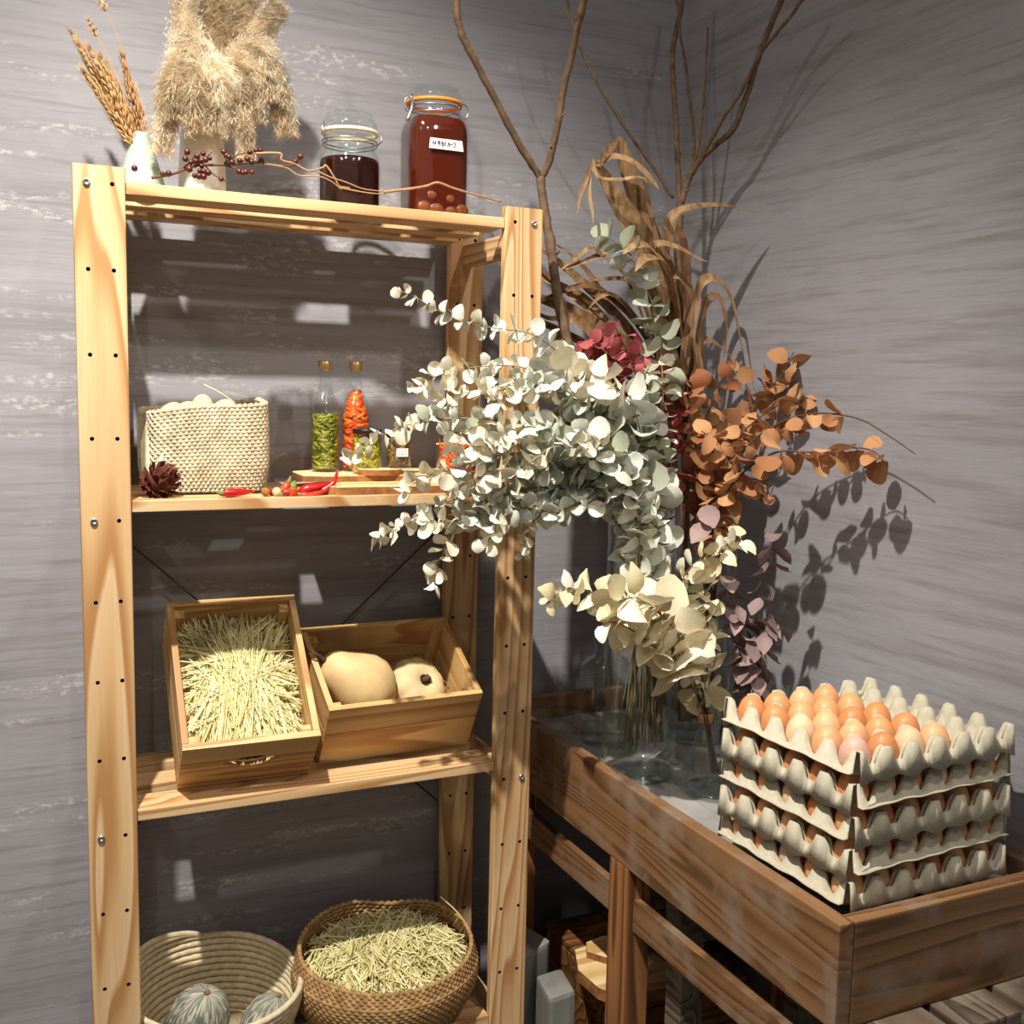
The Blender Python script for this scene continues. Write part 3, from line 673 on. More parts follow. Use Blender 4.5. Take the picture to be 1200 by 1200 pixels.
# chillies
def chilli(label,pts,r,mat,group=None,name='red_chilli',stem=True):
    o=V(pts[0]); ps=rel(smooth(pts,5),o); k=len(ps)
    t=thing(name,label,'chilli',o,group=group)
    b=MB(); tube(b,ps,[max(.0006,r*min(1,.55+3*j/k)*(1-(j/(k-1))**2.2*.9)) for j in range(k)],10); obj('chilli_body',b,mat,t)
    if stem:
        d=(ps[0]-ps[1]).normalized(); b=MB(); tube(b,[ps[0]+d*-.001,ps[0]+d*.004,ps[0]+d*.010+V((0,0,.003))],[r*.75,r*.5,r*.22],7); obj('calyx',b,GRN,t)
    return t
chilli('straight red chilli with a green stem end, lying before the braided basket',[(.216,.012,Z2+.0078),(.235,.014,Z2+.0085),(.255,.020,Z2+.0085),(.272,.03,Z2+.009)],.0075,RED)
chilli('fat glossy red chilli on top of the chilli pile',[(0.347,0.035,1.205),(0.360,0.030,1.215),(0.381,0.030,1.219),(0.400,0.035,1.224)],.0095,RED)
chilli('red chilli with its thin tip curling up at the right of the pile',[(0.381,0.030,1.209),(0.395,0.030,1.216),(0.407,0.030,1.227),(0.413,0.030,1.248)],.0070,RED)
chilli('dark red dried chilli lying under the fat glossy one',[(0.345,0.015,1.207),(0.360,0.015,1.205),(0.381,0.020,1.210),(0.401,0.030,1.216)],.0065,DRED)
chilli('crumpled dark red chilli at the front of the pile',[(0.314,0.020,1.208),(0.326,0.020,1.211),(0.336,0.015,1.207),(0.346,0.020,1.205)],.0080,DRED)
chilli('small orange-red chilli with a pale stem in the pile',[(0.330,0.040,1.226),(0.323,0.035,1.217),(0.313,0.030,1.212),(0.308,0.030,1.210)],.0070,plain('orange_red_chilli_skin',srgb(214,70,26),.35,.5,noise=.3,nscale=30))
chilli('small round red chilli leaning on the fat chilli',[(0.334,0.020,1.218),(0.332,0.018,1.212),(0.330,0.016,1.207),(0.328,0.014,1.203)],.0095,bpy.data.materials['orange_red_chilli_skin'])
chilli('little shrivelled dark chilli lying left of the pile',[(0.303,0.030,1.210),(0.301,0.030,1.212),(0.296,0.030,1.209)],.0085,DRED,stem=False)
for p,lab,mt in [((.288,.022,Z2),'small brown and orange acorn-like pod on the front slat',BARK),((.306,.022,Z2),'small pale seed chip lying on the front slat',SLABW)]:
    b=MB(); sphere(b,(0,0,.0075),.0075,10,7,sc=(1,.9,1)); tag(obj('seed_pod',b,mt,None,loc=p),lab,'pod')

# ---------------------------------------------------------------- third shelf: tilted crates
def crate(label,W,D,H,tilt,yaw,loc,lens=False):
    t=thing('wooden_crate',label,'crate',loc,(tilt,0,yaw)); th=.011; g=.0012; h2=H*.55
    ex=CRATE
    def pk(x0,y0,z0,x1,y1,z1,ax): 
        b=MB(); box(b,x0,y0,z0,x1,y1,z1,.0012); return obj('plank',b,ex[ax],t)
    zs=[(0,h2-g),(h2,H)]
    for z0_,z1_ in zs:
        if lens:                                        # two front planks with a lens-shaped hand hole between them
            n=14; low=z0_==0; xs=[W*(.30+.44*i/n) for i in range(n+1)]; ed=z1_ if low else z0_
            arc=[(x,ed+(-1 if low else 1)*.0150*sin(PI*i/n)) for i,x in enumerate(xs)]
            if low: pr=[(0,0),(W,0),(W,z1_)]+arc[::-1]+[(0,z1_)]
            else: pr=[(0,z1_),(0,z0_)]+arc+[(W,z0_),(W,z1_)]
            m=len(pr); b=MB(); b.add([(x,0,z) for x,z in pr]+[(x,th,z) for x,z in pr],[tuple(range(m)),tuple(range(2*m-1,m-1,-1))]+[((i+1)%m,i,m+i,m+(i+1)%m) for i in range(m)])
            if not low: pass
            obj('plank',b,ex[0],t)
        else: pk(0,0,z0_,W,th,z1_,0)
        pk(0,D-th,z0_,W,D,z1_,0)
        pk(0,th+.0005,z0_,th,D-th-.0005,z1_,1); pk(W-th,th+.0005,z0_,W,D-th-.0005,z1_,1)
    for x in (th+.0005,W-th-.0185):
        for y in (th+.0005,D-th-.0185):
            b=MB(); box(b,x,y,.006,x+.018,y+.018,H-.012,.001); obj('corner_post',b,ex[2],t)
    k=4; s=(D-2*th)/k
    for i in range(k): pk(th+.0005,th+.0005+i*s,.0005,W-th-.0005,th+(i+1)*s-.001,.006,0)
    return t
c1=crate('small pine crate full of straw with a lens-shaped hand hole, tipped forward',.226,.294,.136,.763,-.028,(.145,.07,.7035),True)
c2=crate('small pine crate holding two tan squashes, tipped forward',.297,.219,.137,.515,.025,(.398,.098,.7045))
def straw(name,label,loc,rot,gen,n,seed,parent=None,mat=None):
    g=random.Random(seed); b=MB(); b.tone=[]
    for k in range(n):
        pts,w=gen(g,k); d=(V(pts[-1])-V(pts[0])).normalized(); s=d.cross(V((g.uniform(-.4,.4),g.uniform(-.4,.4),1))); s=s.normalized() if s.length>1e-3 else V((1,0,0))
        vs=[];m=len(pts)
        for p in pts: vs+=[V(p)-s*w,V(p)+s*w]
        up=s.cross(d)*w*.9
        vs=[];
        for i,p in enumerate(pts): vs+=[V(p)-s*w,V(p)+up,V(p)+s*w]
        fs=[]
        for i in range(m-1):
            for j in range(2): fs.append((i*3+j,i*3+j+1,i*3+j+4,i*3+j+3))
        b.add(vs,fs,0,True); b.tone+=[min(1,max(0,g.gauss(.55,.25)))]*len(vs)
    return b
def hay1(g,k):
    W,D,H=.226,.294,.136
    x=g.uniform(.02,W-.02); y=g.uniform(.03,D-.03); f=(1-((x-W/2)/(W/2))**2)*(1-((y-D/2)/(D/2))**2)
    top=.055+.062*f; z=top-abs(g.gauss(0,.012)); l=g.uniform(.04,.13)
    a=PI/2+g.gauss(0,.22) if k%4 else g.uniform(0,PI)
    if y>D*.68: a=g.gauss(0,.6)                         # at the back the stalks curl across like a nest
    dx,dy=cos(a)*l,sin(a)*l
    cl=lambda q:(min(max(q[0],.013),W-.013),min(max(q[1],.016),D-.013),max(q[2],.01))
    p0=cl((x-dx,y-dy,z-g.uniform(0,.018))); p1=(x,y,z+.004); p2=cl((x+dx,y+dy,z-g.uniform(0,.018)))
    return [p0,p1,p2],g.uniform(.0006,.0011)*(1+2.0*(g.random()<.12))
b=straw('straw','',0,0,hay1,2800,11)
i0=len(b.v); n=12; vs=[];fs=[]
for i in range(n+1):
    for j in range(n+1):
        x=.012+.202*i/n;y=.014+.268*j/n; f=(1-((x-.113)/.113)**2)*(1-((y-.147)/.147)**2); vs.append((x,y,.03+.062*f))
for i in range(n):
    for j in range(n): fs.append((i*(n+1)+j,(i+1)*(n+1)+j,(i+1)*(n+1)+j+1,i*(n+1)+j+1))
b.add(vs,fs,0,True); b.tone+=[.12]*(len(b.v)-i0)
o=obj('straw_bed',b,STRAW,None,loc=(.145,.07,.7035),rot=(.763,0,-.028)); tag(o,'nest of pale green-gold straw filling the left crate','straw',kind='stuff')
# squashes
def lumpy(b,prof,n,ribs=0,amp=0,seed=0,bend=0):
    g=random.Random(seed); ph=[g.uniform(0,6.28) for _ in range(6)]; vs=[];k=len(prof)
    for i,(r,z) in enumerate(prof):
        for j in range(n):
            a=2*PI*j/n; rr=r*(1+amp*abs(cos(a*ribs/2)) if ribs else 1)*(1+.018*sin(2*a+ph[0])+.014*sin(3*a+ph[1]+z*40))
            vs.append((rr*cos(a)+bend*z*z,rr*sin(a),z))
    fs=[(i*n+j,i*n+(j+1)%n,(i+1)*n+(j+1)%n,(i+1)*n+j) for i in range(k-1) for j in range(n)]
    b.add(vs,fs,0,True)
cq=(Euler((.515,0,.025)).to_matrix())
t=thing('squash','larger smooth tan squash at the left of the right-hand crate','squash',(0.488,0.150,0.834))
b=MB(); lumpy(b,[(.0005,-.073),(.012,-.0725),(.036,-.064),(.055,-.046),(.0635,-.022),(.062,.004),(.052,.028),(.041,.050),(.033,.068),(.022,.079),(.0005,.084)],36,0,0,3,.0)
q=obj('squash_body',b,SQ1,t); q.rotation_euler=V((-.80,-.05,.60)).to_track_quat('Z','Y').to_euler()
b=MB(); tube(b,[(0,0,.080),(.002,0,.092),(.010,.002,.102),(.012,.002,.114),(.004,0,.122)],[.007,.0045,.003,.0022,.0016],7); e=obj('dried_stalk',b,STEMB,t); e.rotation_euler=q.rotation_euler
b=MB(); sphere(b,(0,0,-.0612),.0032,8,5,sc=(1,1,.4)); e=obj('blossom_scar',b,BARK,t); e.rotation_euler=V((-.12,.92,.18)).to_track_quat('Z','Y').to_euler()
t=thing('squash','smaller ribbed tan squash with a dry stalk scar, right of the smooth one','squash',(0.612,0.165,0.811))
b=MB(); lumpy(b,[(.008,-.022),(.02,-.032),(.038,-.034),(.052,-.022),(.057,-.004),(.053,.014),(.042,.027),(.028,.033),(.016,.031),(.007,.026),(.0005,.023)],60,10,.07,5)
q=obj('squash_body',b,SQ2,t); q.rotation_euler=V((.25,-.75,.62)).to_track_quat('Z','Y').to_euler()
b=MB(); tube(b,[(0,0,.022),(.002,0,.032),(.006,.002,.038)],[.009,.006,.007],8); lathe(b,[(.007,.026),(.010,.030),(.0115,.0305)],20); e=obj('stalk_scar',b,STEMB,t); e.rotation_euler=q.rotation_euler
b=MB(); b.tone=[]
g=random.Random(4)
for k in range(60):
    x=g.uniform(.2,.28);y=g.uniform(.12,.2); z=.012+g.random()*.05; a=g.uniform(0,6.28); l=g.uniform(.02,.05); i0=len(b.v)
    c=lambda q:(min(max(q[0],.014),.283),min(max(q[1],.014),.205),q[2])
    tube(b,[c((x-cos(a)*l,y-sin(a)*l,z)),(x,y,z+.004),c((x+cos(a)*l,y+sin(a)*l,z))],.0008,3); b.tone+=[g.random()]*(len(b.v)-i0)
o=obj('straw_wisps',b,STRAW,None,loc=(.398,.098,.7045),rot=(.515,0,.025)); tag(o,'few loose straw wisps beside the squashes in the crate','straw',kind='stuff')

# ---------------------------------------------------------------- bottom shelf
Z4=.199
mc=(.212,.105)
def mp(u,h):
    a=u*2*PI; k=.68+.32*sin(h*PI*.5); x=.150*k*cos(a); y=.150*k*sin(a); return x,y,.022*h*h*max(0,sin(a))+.012*h*h*max(0,-cos(a))
t,b=coil_basket('rope_bowl','pale coiled rope bowl holding two grey-green melons on the bottom shelf',mp,13,.0056,0,BASKR,(mc[0],mc[1],Z4),bump=.10,freq=1.5,seg=120)
obj('coiled_wall',b,BASKR,t)
b=MB(); lathe(b,[(.0001,.004),(.10,.004),(.104,.009),(.0001,.010)],40); obj('coiled_base',b,BASKR,t)
b=MB(); hz=.0056*(1+1.62*11)+.030
for dz in (.012,.022):
    tube(b,smooth([(-.148,.040,hz-.006),(-.125,.085,hz+dz),(-.085,.118,hz+dz+.006),(-.035,.143,hz+.010+dz*.3),(.0,.150,hz+.004)],6),.0056,8)
obj('rope_handle',b,BASKR,t)
for p,lab,sc,rz in [((0.180,0.100,0.258),'left grey-green melon with an orange-flecked rind in the rope bowl',1.0,.3),((0.298,0.085,0.226),'right grey-green melon in the rope bowl',.92,1.2)]:
    t=thing('melon',lab,'melon',p); b=MB(); lumpy(b,[(.0005,-.068),(.02,-.065),(.041,-.05),(.051,-.025),(.053,.0),(.050,.025),(.040,.048),(.022,.063),(.008,.066),(.0005,.065)],40,9,.03,7)
    b.v=[(x*sc,y*sc,z*sc) for x,y,z in b.v]
    q=obj('rind',b,MEL,t,rot=(.35,.1,rz)); b=MB(); tube(b,[(0,0,.064*sc),(.002,0,.070*sc)],[.006,.004],8); obj('stem_scar',b,BARK,t,rot=(.35,.1,rz))
wc=(.528,.090)
def wp(u,h):
    a=u*2*PI; k=.80+.22*sin(min(1,h*1.25)*PI*.62)-.08*max(0,h-.75)*4*.6; x=.172*k*cos(a); y=.150*k*sin(a)
    return x,y,.022*h*h*sin(a)-.016*h*h*math.exp(-((a-1.25)/.35)**2)
t,b=coil_basket('woven_basket','brown woven seagrass basket of straw on the bottom shelf at the right post',wp,21,.0042,0,BASKB,(wc[0],wc[1],Z4),bump=.5,freq=1.8,seg=270,n=5)
obj('woven_wall',b,BASKB,t)
b=MB(); lathe(b,[(.0001,.004),(.115,.004),(.118,.009),(.0001,.010)],40); obj('woven_base',b,BASKB,t)
HR=.0042*(1+1.62*20)
def hay2(g,k):
    a=g.uniform(0,6.283); r=math.sqrt(g.random())*.93; x=.160*r*cos(a); y=.138*r*sin(a); z=HR*.80+.020*(1-r*r)+.02*y/.14-abs(g.gauss(0,.010))
    l=g.uniform(.03,.10); th=g.gauss(1.3,.65); dx,dy=cos(th)*l,sin(th)*l
    def cl(q):
        e=math.hypot(q[0]/.160,q[1]/.138); s=min(1,.98/max(e,1e-6)); return (q[0]*s,q[1]*s,q[2])
    return [cl((x-dx,y-dy,z-g.uniform(-.01,.02))),(x,y,z+.005),cl((x+dx,y+dy,z+g.uniform(-.025,.012)))],g.uniform(.0008,.0018)
b=straw('straw','',0,0,hay2,1500,21)
i0=len(b.v); lathe(b,[(.0001,HR*.72),(.08,HR*.70),(.12,HR*.60),(.125,HR*.4)],30)
for i in range(i0,len(b.v)): x,y,z=b.v[i]; b.v[i]=(x*1.05,y,z+.01*y/.14)
b.tone+=[.15]*(len(b.v)-i0)
i0=len(b.v); tube(b,[(q-V((wc[0],wc[1],Z4))) for q in smooth([(0.688,0.080,0.230),(0.703,0.090,0.301),(0.686,0.100,0.353),(0.648,0.120,0.395)],5)],.0016,4); b.tone+=[.8]*(len(b.v)-i0)
tag(obj('straw_bed',b,STRAW,None,loc=(wc[0],wc[1],Z4)),'heap of pale straw filling the brown woven basket',"straw",kind='stuff')
# ---------------------------------------------------------------- planter table in the corner
TX0,TX1,TY0,TY1,TZ0,TZ1=.86,1.276,-.75,.292,.563,.71
tb=thing('planter_table','long brown stained wooden tray table along the right wall, carrying glass vases and egg trays','table',(TX0,TY0,0))
def tbox(name,x0,y0,z0,x1,y1,z1,mat,bev=.002,par=None):
    par=par or tb; b=MB(); o=par.location; box(b,x0-o.x,y0-o.y,z0-o.z,x1-o.x,y1-o.y,z1-o.z,bev); return obj(name,b,mat,par)
tbox('side_board',TX0,TY0,TZ0,TX0+.025,TY1,TZ1,TABLE[1],.003)
tbox('side_board',TX1-.024,TY0+.0255,TZ0,TX1-.001,TY1,TZ1,TABLE[1],.003)
tbox('end_board',TX0+.0255,TY0,TZ0,TX1-.001,TY0+.025,TZ1-.001,TABLE[0],.003)
tbox('end_board',TX0+.0255,TY1-.026,TZ0,TX1-.0245,TY1-.001,TZ1+.02,TABLE[0],.003)
for i in range(4):
    x0=TX0+.026+i*.0912; tbox('floor_plank',x0,TY0+.026,.662,x0+.0902,TY1-.027,.68,TABF,.001)
tbox('leg',TX0,-.232,0,TX0+.048,-.168,TZ0-.0005,LEGW); tbox('leg',TX0+.002,.225,0,TX0+.05,.285,TZ0-.0005,LEGW)
tbox('leg',TX1-.05,-.232,0,TX1-.002,-.168,TZ0-.0005,LEGW); tbox('leg',TX1-.05,.225,0,TX1-.002,.285,TZ0-.0005,LEGW)
tbox('lower_rail',TX0+.012,-.1675,.449,TX0+.03,.2245,.506,TABLE[1]); tbox('lower_rail',TX0+.012,-.80,.449,TX0+.03,-.2325,.506,TABLE[1])
tbox('lower_rail',TX1-.032,-.1675,.440,TX1-.012,.2245,.50,TABLE[1]); tbox('lower_rail',TX1-.032,-.80,.440,TX1-.012,-.2325,.50,TABLE[1])
tbox('cross_bar',TX0+.0485,-.22,.47,TX1-.0505,-.19,.52,TABLE[0])
tbox('cross_bar',TX0+.0505,.235,.47,TX1-.0505,.26,.52,TABLE[0])
# weathered slatted stand below its near end
st=thing('slatted_stand','weathered grey slatted stand under the near end of the brown tray table','stand',(.9,-.83,0))
for x0,x1,y0 in ((.915,1.015,-.80),(1.030,1.135,-.812),(1.150,1.235,-.805)): tbox('slat',x0,y0,.532,x1,-.27,.562,GREYW,.004,st)
for y0 in (-.72,-.32): tbox('bearer',.915,y0,.452,1.235,y0+.05,.5315,GREYW,.003,st)
for x0 in (.92,1.185):
    for y0 in (-.72,-.32): tbox('leg',x0,y0+.001,0,x0+.045,y0+.049,.4515,GREYW,.003,st)
# things stored below
cr=thing('plank_crate','dark brown crate of wooden boards stored below the tray table','crate',(.95,-.20,0))
for k in range(3):
    z=.012+k*.073; tbox('plank',.93,-.14,z,1.20,-.126,z+.069,CARD,.002,cr); tbox('plank',.93,.19,z,1.20,.204,z+.069,CARD,.002,cr)
    tbox('plank',.93,-.125,z,.944,.189,z+.069,CARD,.002,cr); tbox('plank',1.186,-.125,z,1.20,.189,z+.069,CARD,.002,cr)
for k in range(4): tbox('lid_board',.93+.0678*k,-.142,.232,.93+.0678*k+.066,.206,.2445,CARD,.002,cr)
tbox('base_board',.944,-.125,.0,1.186,.189,.012,CARD,.002,cr)
def slab2(pts,z0,th,lab):
    slab('live_edge_board',lab,pts,z0,th)
slab2([(.885,-.10),(.91,-.14),(1.0,-.15),(1.06,-.12),(1.05,-.02),(.98,.05),(.91,.04),(.88,-.03)],.245,.024,'pale live-edge slab lying on the dark crate below the tray table')
slab2([(.915,0),(.95,-.05),(1.03,-.04),(1.03,.03),(.97,.04),(.93,.03)],.2705,.014,'smaller pale wood slab on top of the stack below the tray table')
def rock(label,c,sx,sy,h,rz,tilt=0):
    b=MB(); box(b,-sx/2,-sy/2,0,sx/2,sy/2,h,.009); g=random.Random(label)
    b.v=[(x+g.uniform(-.0015,.0015),y+g.uniform(-.0015,.0015),z+(x*tilt if z>h*.5 else 0)) for x,y,z in b.v]
    tag(obj('timber_offcut',b,STONE,None,loc=c,rot=(0,0,rz)),label,'timber')
rock('taller upright grey timber offcut nearest the shelf post',(.812,.085,0),.075,.09,.285,.25,.25)
rock('shorter grey timber offcut next to the pale wood slab below the table',(.832,-.025,0),.052,.085,.25,-.15,.2)
# ---------------------------------------------------------------- egg trays and eggs
TW,TD=.300,.264; TC=V((1.047,-.577,0)); TYAW=R(2.4); LZ=[.716+.0452*k for k in range(5)]
def tray_mesh(front_flat):
    b=MB(); q=8; nu,nv=6*q,5*q; vs=[];fs=[]
    def zf(u,v):
        p=(cos(2*PI*u)+cos(2*PI*v))/2
        s=lambda x:x*x*(3-2*x)
        return .030*s(min(1,p*1.15)) if p>0 else -.0145*s(min(1,-p*1.3))
    for j in range(nv+1):
        for i in range(nu+1):
            u=i/q;v=j/q; vs.append(((u/6-.5)*TW,(v/5-.5)*TD,zf(u,v)))
    W=nu+1
    for j in range(nv):
        for i in range(nu): fs.append((j*W+i,j*W+i+1,(j+1)*W+i+1,(j+1)*W+i))
    b.add(vs,fs,0,True)
    for side in range(4):
        if side<2: idx=[(0 if side==0 else nv)*W+i for i in range(W)]; out=V((0,-1 if side==0 else 1,0)); flat=front_flat
        else: idx=[j*W+(0 if side==2 else nu) for j in range(nv+1)]; out=V((-1 if side==2 else 1,0,0)); flat=not front_flat
        r0=[V(vs[i]) for i in idx]; n=len(r0)
        if flat:
            r1=[p+out*.0035-V((0,0,p.z)) for p in r0]; r2=[p+out*(.0115+.0012*sin(k*.8))-V((0,0,p.z+.0012*sin(k*.37))) for k,p in enumerate(r0)]
        else:
            r1=[p+out*(.0035+.0035*(p.z/.03))+V((0,0,max(.0,.010-p.z))) for p in r0]
            r2=[p+out*(.0092+.0018*cos(k*2*PI/q))-V((0,0,p.z+.0120+.0025*cos(k*2*PI/q)+.002*sin(k*.53))) for k,p in enumerate(r0)]
        b.add(r0+r1+r2,[(k,k+1,n+k+1,n+k) for k in range(n-1)]+[(n+k,n+k+1,2*n+k+1,2*n+k) for k in range(n-1)],0,True)
    return b
TM=[None,None]; names=['bottom','second from the bottom','middle','second from the top','top']
for k in range(5):
    ff=1 if k in(1,3) else 0; yaw=TYAW+R((-.8,.9,-.5,1.0,0)[k])
    if TM[ff] is None:
        o=obj('egg_tray',tray_mesh(bool(ff)),PULP,None,loc=TC+V((0,0,LZ[k])),rot=(0,0,yaw)); TM[ff]=o.data
    else: o=inst('egg_tray',TM[ff],None,TC+V((0,0,LZ[k])),(0,0,yaw))
    md=o.modifiers.new('thickness','SOLIDIFY'); md.thickness=.0018; md.offset=0
    tag(o,'grey moulded pulp egg tray, %s of the stack of five'%names[k] if k<4 else 'grey moulded pulp egg tray on top of the stack, part filled with brown eggs','egg tray','egg trays in the stack')
def cell(k,i,j):
    x=((i+.5)/6-.5)*TW; y=((j+.5)/5-.5)*TD
    return TC+V((x*cos(TYAW)-y*sin(TYAW),x*sin(TYAW)+y*cos(TYAW),LZ[k]+.0125))
g=random.Random(5)
for j in range(5):
    for i in range(4):
        mt=None; tone='brown'
        if (i,j)==(0,0): mt=EGGP; tone='mauve-tinted'
        if (i,j) in((2,0),(0,2)): mt=EGGC; tone='pale cream'
        egg(cell(4,i,j)+V((g.uniform(-.001,.001),g.uniform(-.001,.001),.001)),'%s egg, top tray, %s row from the near end, %s from left'%(tone,ORD[j],ORD[i]),'eggs in the top tray',mt,(g.uniform(-.12,.12),g.uniform(-.12,.12),g.uniform(0,6)),(1,1,.93))
for k in range(4):
    for i in range(6): egg(cell(k,i,0),'brown egg, near edge of %s tray, %s from left'%(names[k],ORD[i]),'eggs showing at the tray edges',EGGC if (k,i) in((3,3),(1,2)) else None,(g.uniform(-.1,.1),g.uniform(-.1,.1),g.uniform(0,6)),(1,1,.93))
    for j in range(1,5): egg(cell(k,0,j),'brown egg, left edge of %s tray, %s from near corner'%(names[k],ORD[j]),'eggs showing at the tray edges',EGGP if (k,j)==(0,2) else (EGGC if (k,j)==(2,2) else None),(g.uniform(-.1,.1),g.uniform(-.1,.1),g.uniform(0,6)),(1,1,.93))
# ---------------------------------------------------------------- glass vases
ZV=.6803
def vase(name,label,x,y,pr,th=.0035,base=.010,n=48):
    t=thing(name,label,'vase',(x,y,ZV))
    b=MB(); lathe(b,pr,n); inner=[(max(r-th,.001),max(z,base)) for r,z in pr]; inner[-1]=(pr[-1][0]-th*.5,pr[-1][1]); lathe(b,inner[::-1]+[(.0001,base)],n); obj('vase_wall',b,GLASS,t)
    b=MB(); r=pr[0][0]; lathe(b,[(.0001,.0005),(r*.97,.0005),(r-.001,.004),(r*.96,base*.95),(.0001,base*.8)],n); obj('vase_base',b,GLASSB,t)
    return t
vase('glass_vase','wide clear glass cylinder vase at the near left of the group on the tray table',.955,-.10,[(.066,0),(.0685,.004),(.069,.02),(.069,.50),(.0695,.506)])
vase('glass_bottle_vase','clear glass bottle vase with a short flared neck, by the left rim of the table',.990,.085,[(.050,0),(.0545,.004),(.055,.02),(.055,.135),(.052,.158),(.042,.172),(.030,.179),(.025,.186),(.0245,.200),(.030,.210),(.0305,.213)])
vase('glass_vase','tall clear glass cylinder vase in the corner holding branches and orange leaves',1.183,.035,[(.064,0),(.0665,.004),(.067,.02),(.067,.60),(.0675,.606)])
vase('glass_flask_vase','clear conical glass flask with tied cream stems beside the egg trays',1.038,-.235,[(.056,0),(.060,.004),(.0595,.015),(.048,.075),(.033,.135),(.024,.165),(.0225,.195),(.0260,.208)])
vase('glass_bottle_vase','small clear glass bottle behind the egg trays holding mauve leaf stems',1.165,-.235,[(.040,0),(.0435,.004),(.044,.02),(.044,.10),(.038,.125),(.024,.145),(.021,.18),(.024,.188)])
# ---------------------------------------------------------------- leaves
def leaf_mesh(name,L,Wd,kind='round',cup=.2,curl=.15,fold=.1,seed=0):
    g=random.Random(seed); rows=7; b=MB(); vs=[]
    for i in range(rows):
        t=(1-cos(PI*i/(rows-1)))/2
        if kind=='round': w=math.sqrt(max(0,1-(2*t-1)**2))*.5
        elif kind=='heart': w=.5*(sin(PI*min(1,t**.62)))**.75
        else: w=.5*sin(PI*t**.8)**.9
        w=max(w,.07)*Wd*(1+g.uniform(-.07,.07))
        y=.10*L+t*L; wave=g.uniform(-.04,.04)*L
        for c in (-1,-.55,0,.55,1):
            x=c*w; z=cup*x*x/Wd*4*.5+fold*abs(x)+curl*L*(t-.35)**2+wave*abs(c)*(1 if c>0 else -.6)
            vs.append((x,y,z))
    fs=[(i*5+j,i*5+j+1,i*5+j+6,i*5+j+5) for i in range(rows-1) for j in range(4)]
    vs+=[(-.0006,0,0),(.0006,0,0)]; m=len(vs); fs.append((m-2,m-1,3,1))
    me=bpy.data.meshes.new(name); me.from_pydata(vs,[],fs); me.polygons.foreach_set('use_smooth',[True]*len(fs)); me.materials.append(SILVER)
    return me
RL=[leaf_mesh('round_leaf',1,1,'round',c,k,f,s) for s,(c,k,f) in enumerate([(.35,.3,.05),(-.25,.45,.15),(.5,-.3,.0),(.2,.8,.25),(-.4,-.2,.1)])]
HL=[leaf_mesh('heart_leaf',1,.9,'heart',c,k,f,s+9) for s,(c,k,f) in enumerate([(.4,.35,.12),(-.3,.5,.2),(.3,-.4,.3),(.1,.9,.1)])]
OL=[leaf_mesh('oval_leaf',1,.62,'oval',c,k,f,s+20) for s,(c,k,f) in enumerate([(.3,.4,.1),(-.3,.6,.15),(.4,-.3,.2)])]
def sprig(name,label,cat,stem,leaves,mats,s0,s1,step,f0=.35,f1=1.0,pair=2,tilt=.6,grav=.15,r0=.0017,smat=STEMG,group=None,seed=0,flat=False,hang=0,twist=1.57,extra=[]):
    g=random.Random(seed); o=V(stem[0]); t=thing(name,label,cat,o,group=group)
    ps=rel(smooth(stem,6),o); k=len(ps); b=MB(); tube(b,ps,[r0*(1-.65*i/k) for i in range(k)],5); obj('stem',b,smat,t)
    for ex in extra:
        b=MB(); q=rel(smooth(ex,5),o); tube(b,q,[r0*.55*(1-.5*i/len(q)) for i in range(len(q))],4); obj('side_stem',b,smat,t)
    def run(ps,f0,f1):
        cum=[0]
        for i in range(1,len(ps)): cum.append(cum[-1]+(ps[i]-ps[i-1]).length)
        L=cum[-1]; d=f0*L; ang=g.uniform(0,6.28); i=0
        while d<=f1*L+1e-6:
            while i<len(ps)-2 and cum[i+1]<d: i+=1
            p=ps[i].lerp(ps[i+1],min(1,max(0,(d-cum[i])/max(1e-9,cum[i+1]-cum[i])))); tg=(ps[i+1]-ps[i]).normalized()
            f=(d/L-f0)/max(1e-6,(f1-f0)); s=s0+(s1-s0)*f
            for q in range(pair):
                a=ang+q*2*PI/pair+g.gauss(0,.25)
                u=tg.orthogonal().normalized(); u.rotate(Quaternion(tg,a))
                rv=V((g.gauss(0,1),g.gauss(0,1),g.gauss(0,1))).normalized()
                if flat: Yv=V((u.x,u.y,u.z*.25+g.uniform(-.1,.1))).normalized(); nn=V((g.gauss(0,.12),g.gauss(0,.12),1))
                elif hang: Yv=(V((0,0,-1))*hang+u*.6+rv*.35).normalized(); nn=u+rv*.8
                else: Yv=(u*.9+tg*.35+V((0,0,-grav))+rv*.25).normalized(); nn=tg*(1-tilt)+rv*tilt
                Zv=nn-Yv*nn.dot(Yv); Zv=Zv.normalized() if Zv.length>1e-3 else Yv.orthogonal().normalized()
                Xv=Yv.cross(Zv); sc=s*g.uniform(.72,1.18)
                m4=Matrix.Translation(p)@Matrix((Xv*sc,Yv*sc,Zv*sc)).transposed().to_4x4()
                lf=inst('leaf',g.choice(leaves),t,mat3=m4)
                mt=mats[0] if g.random()<.70 or len(mats)==1 else g.choice(mats[1:])
                if f>.82 and len(mats)>2: mt=mats[-1]
                lf.material_slots[0].link='OBJECT'; lf.material_slots[0].material=mt
            ang+=twist+g.gauss(0,.2); d+=step*g.uniform(.75,1.25)*(.55+.45*s/s0)
    run(ps,f0,f1)
    for ex in extra: run(rel(smooth(ex,5),o),.15,1.0)
    return t
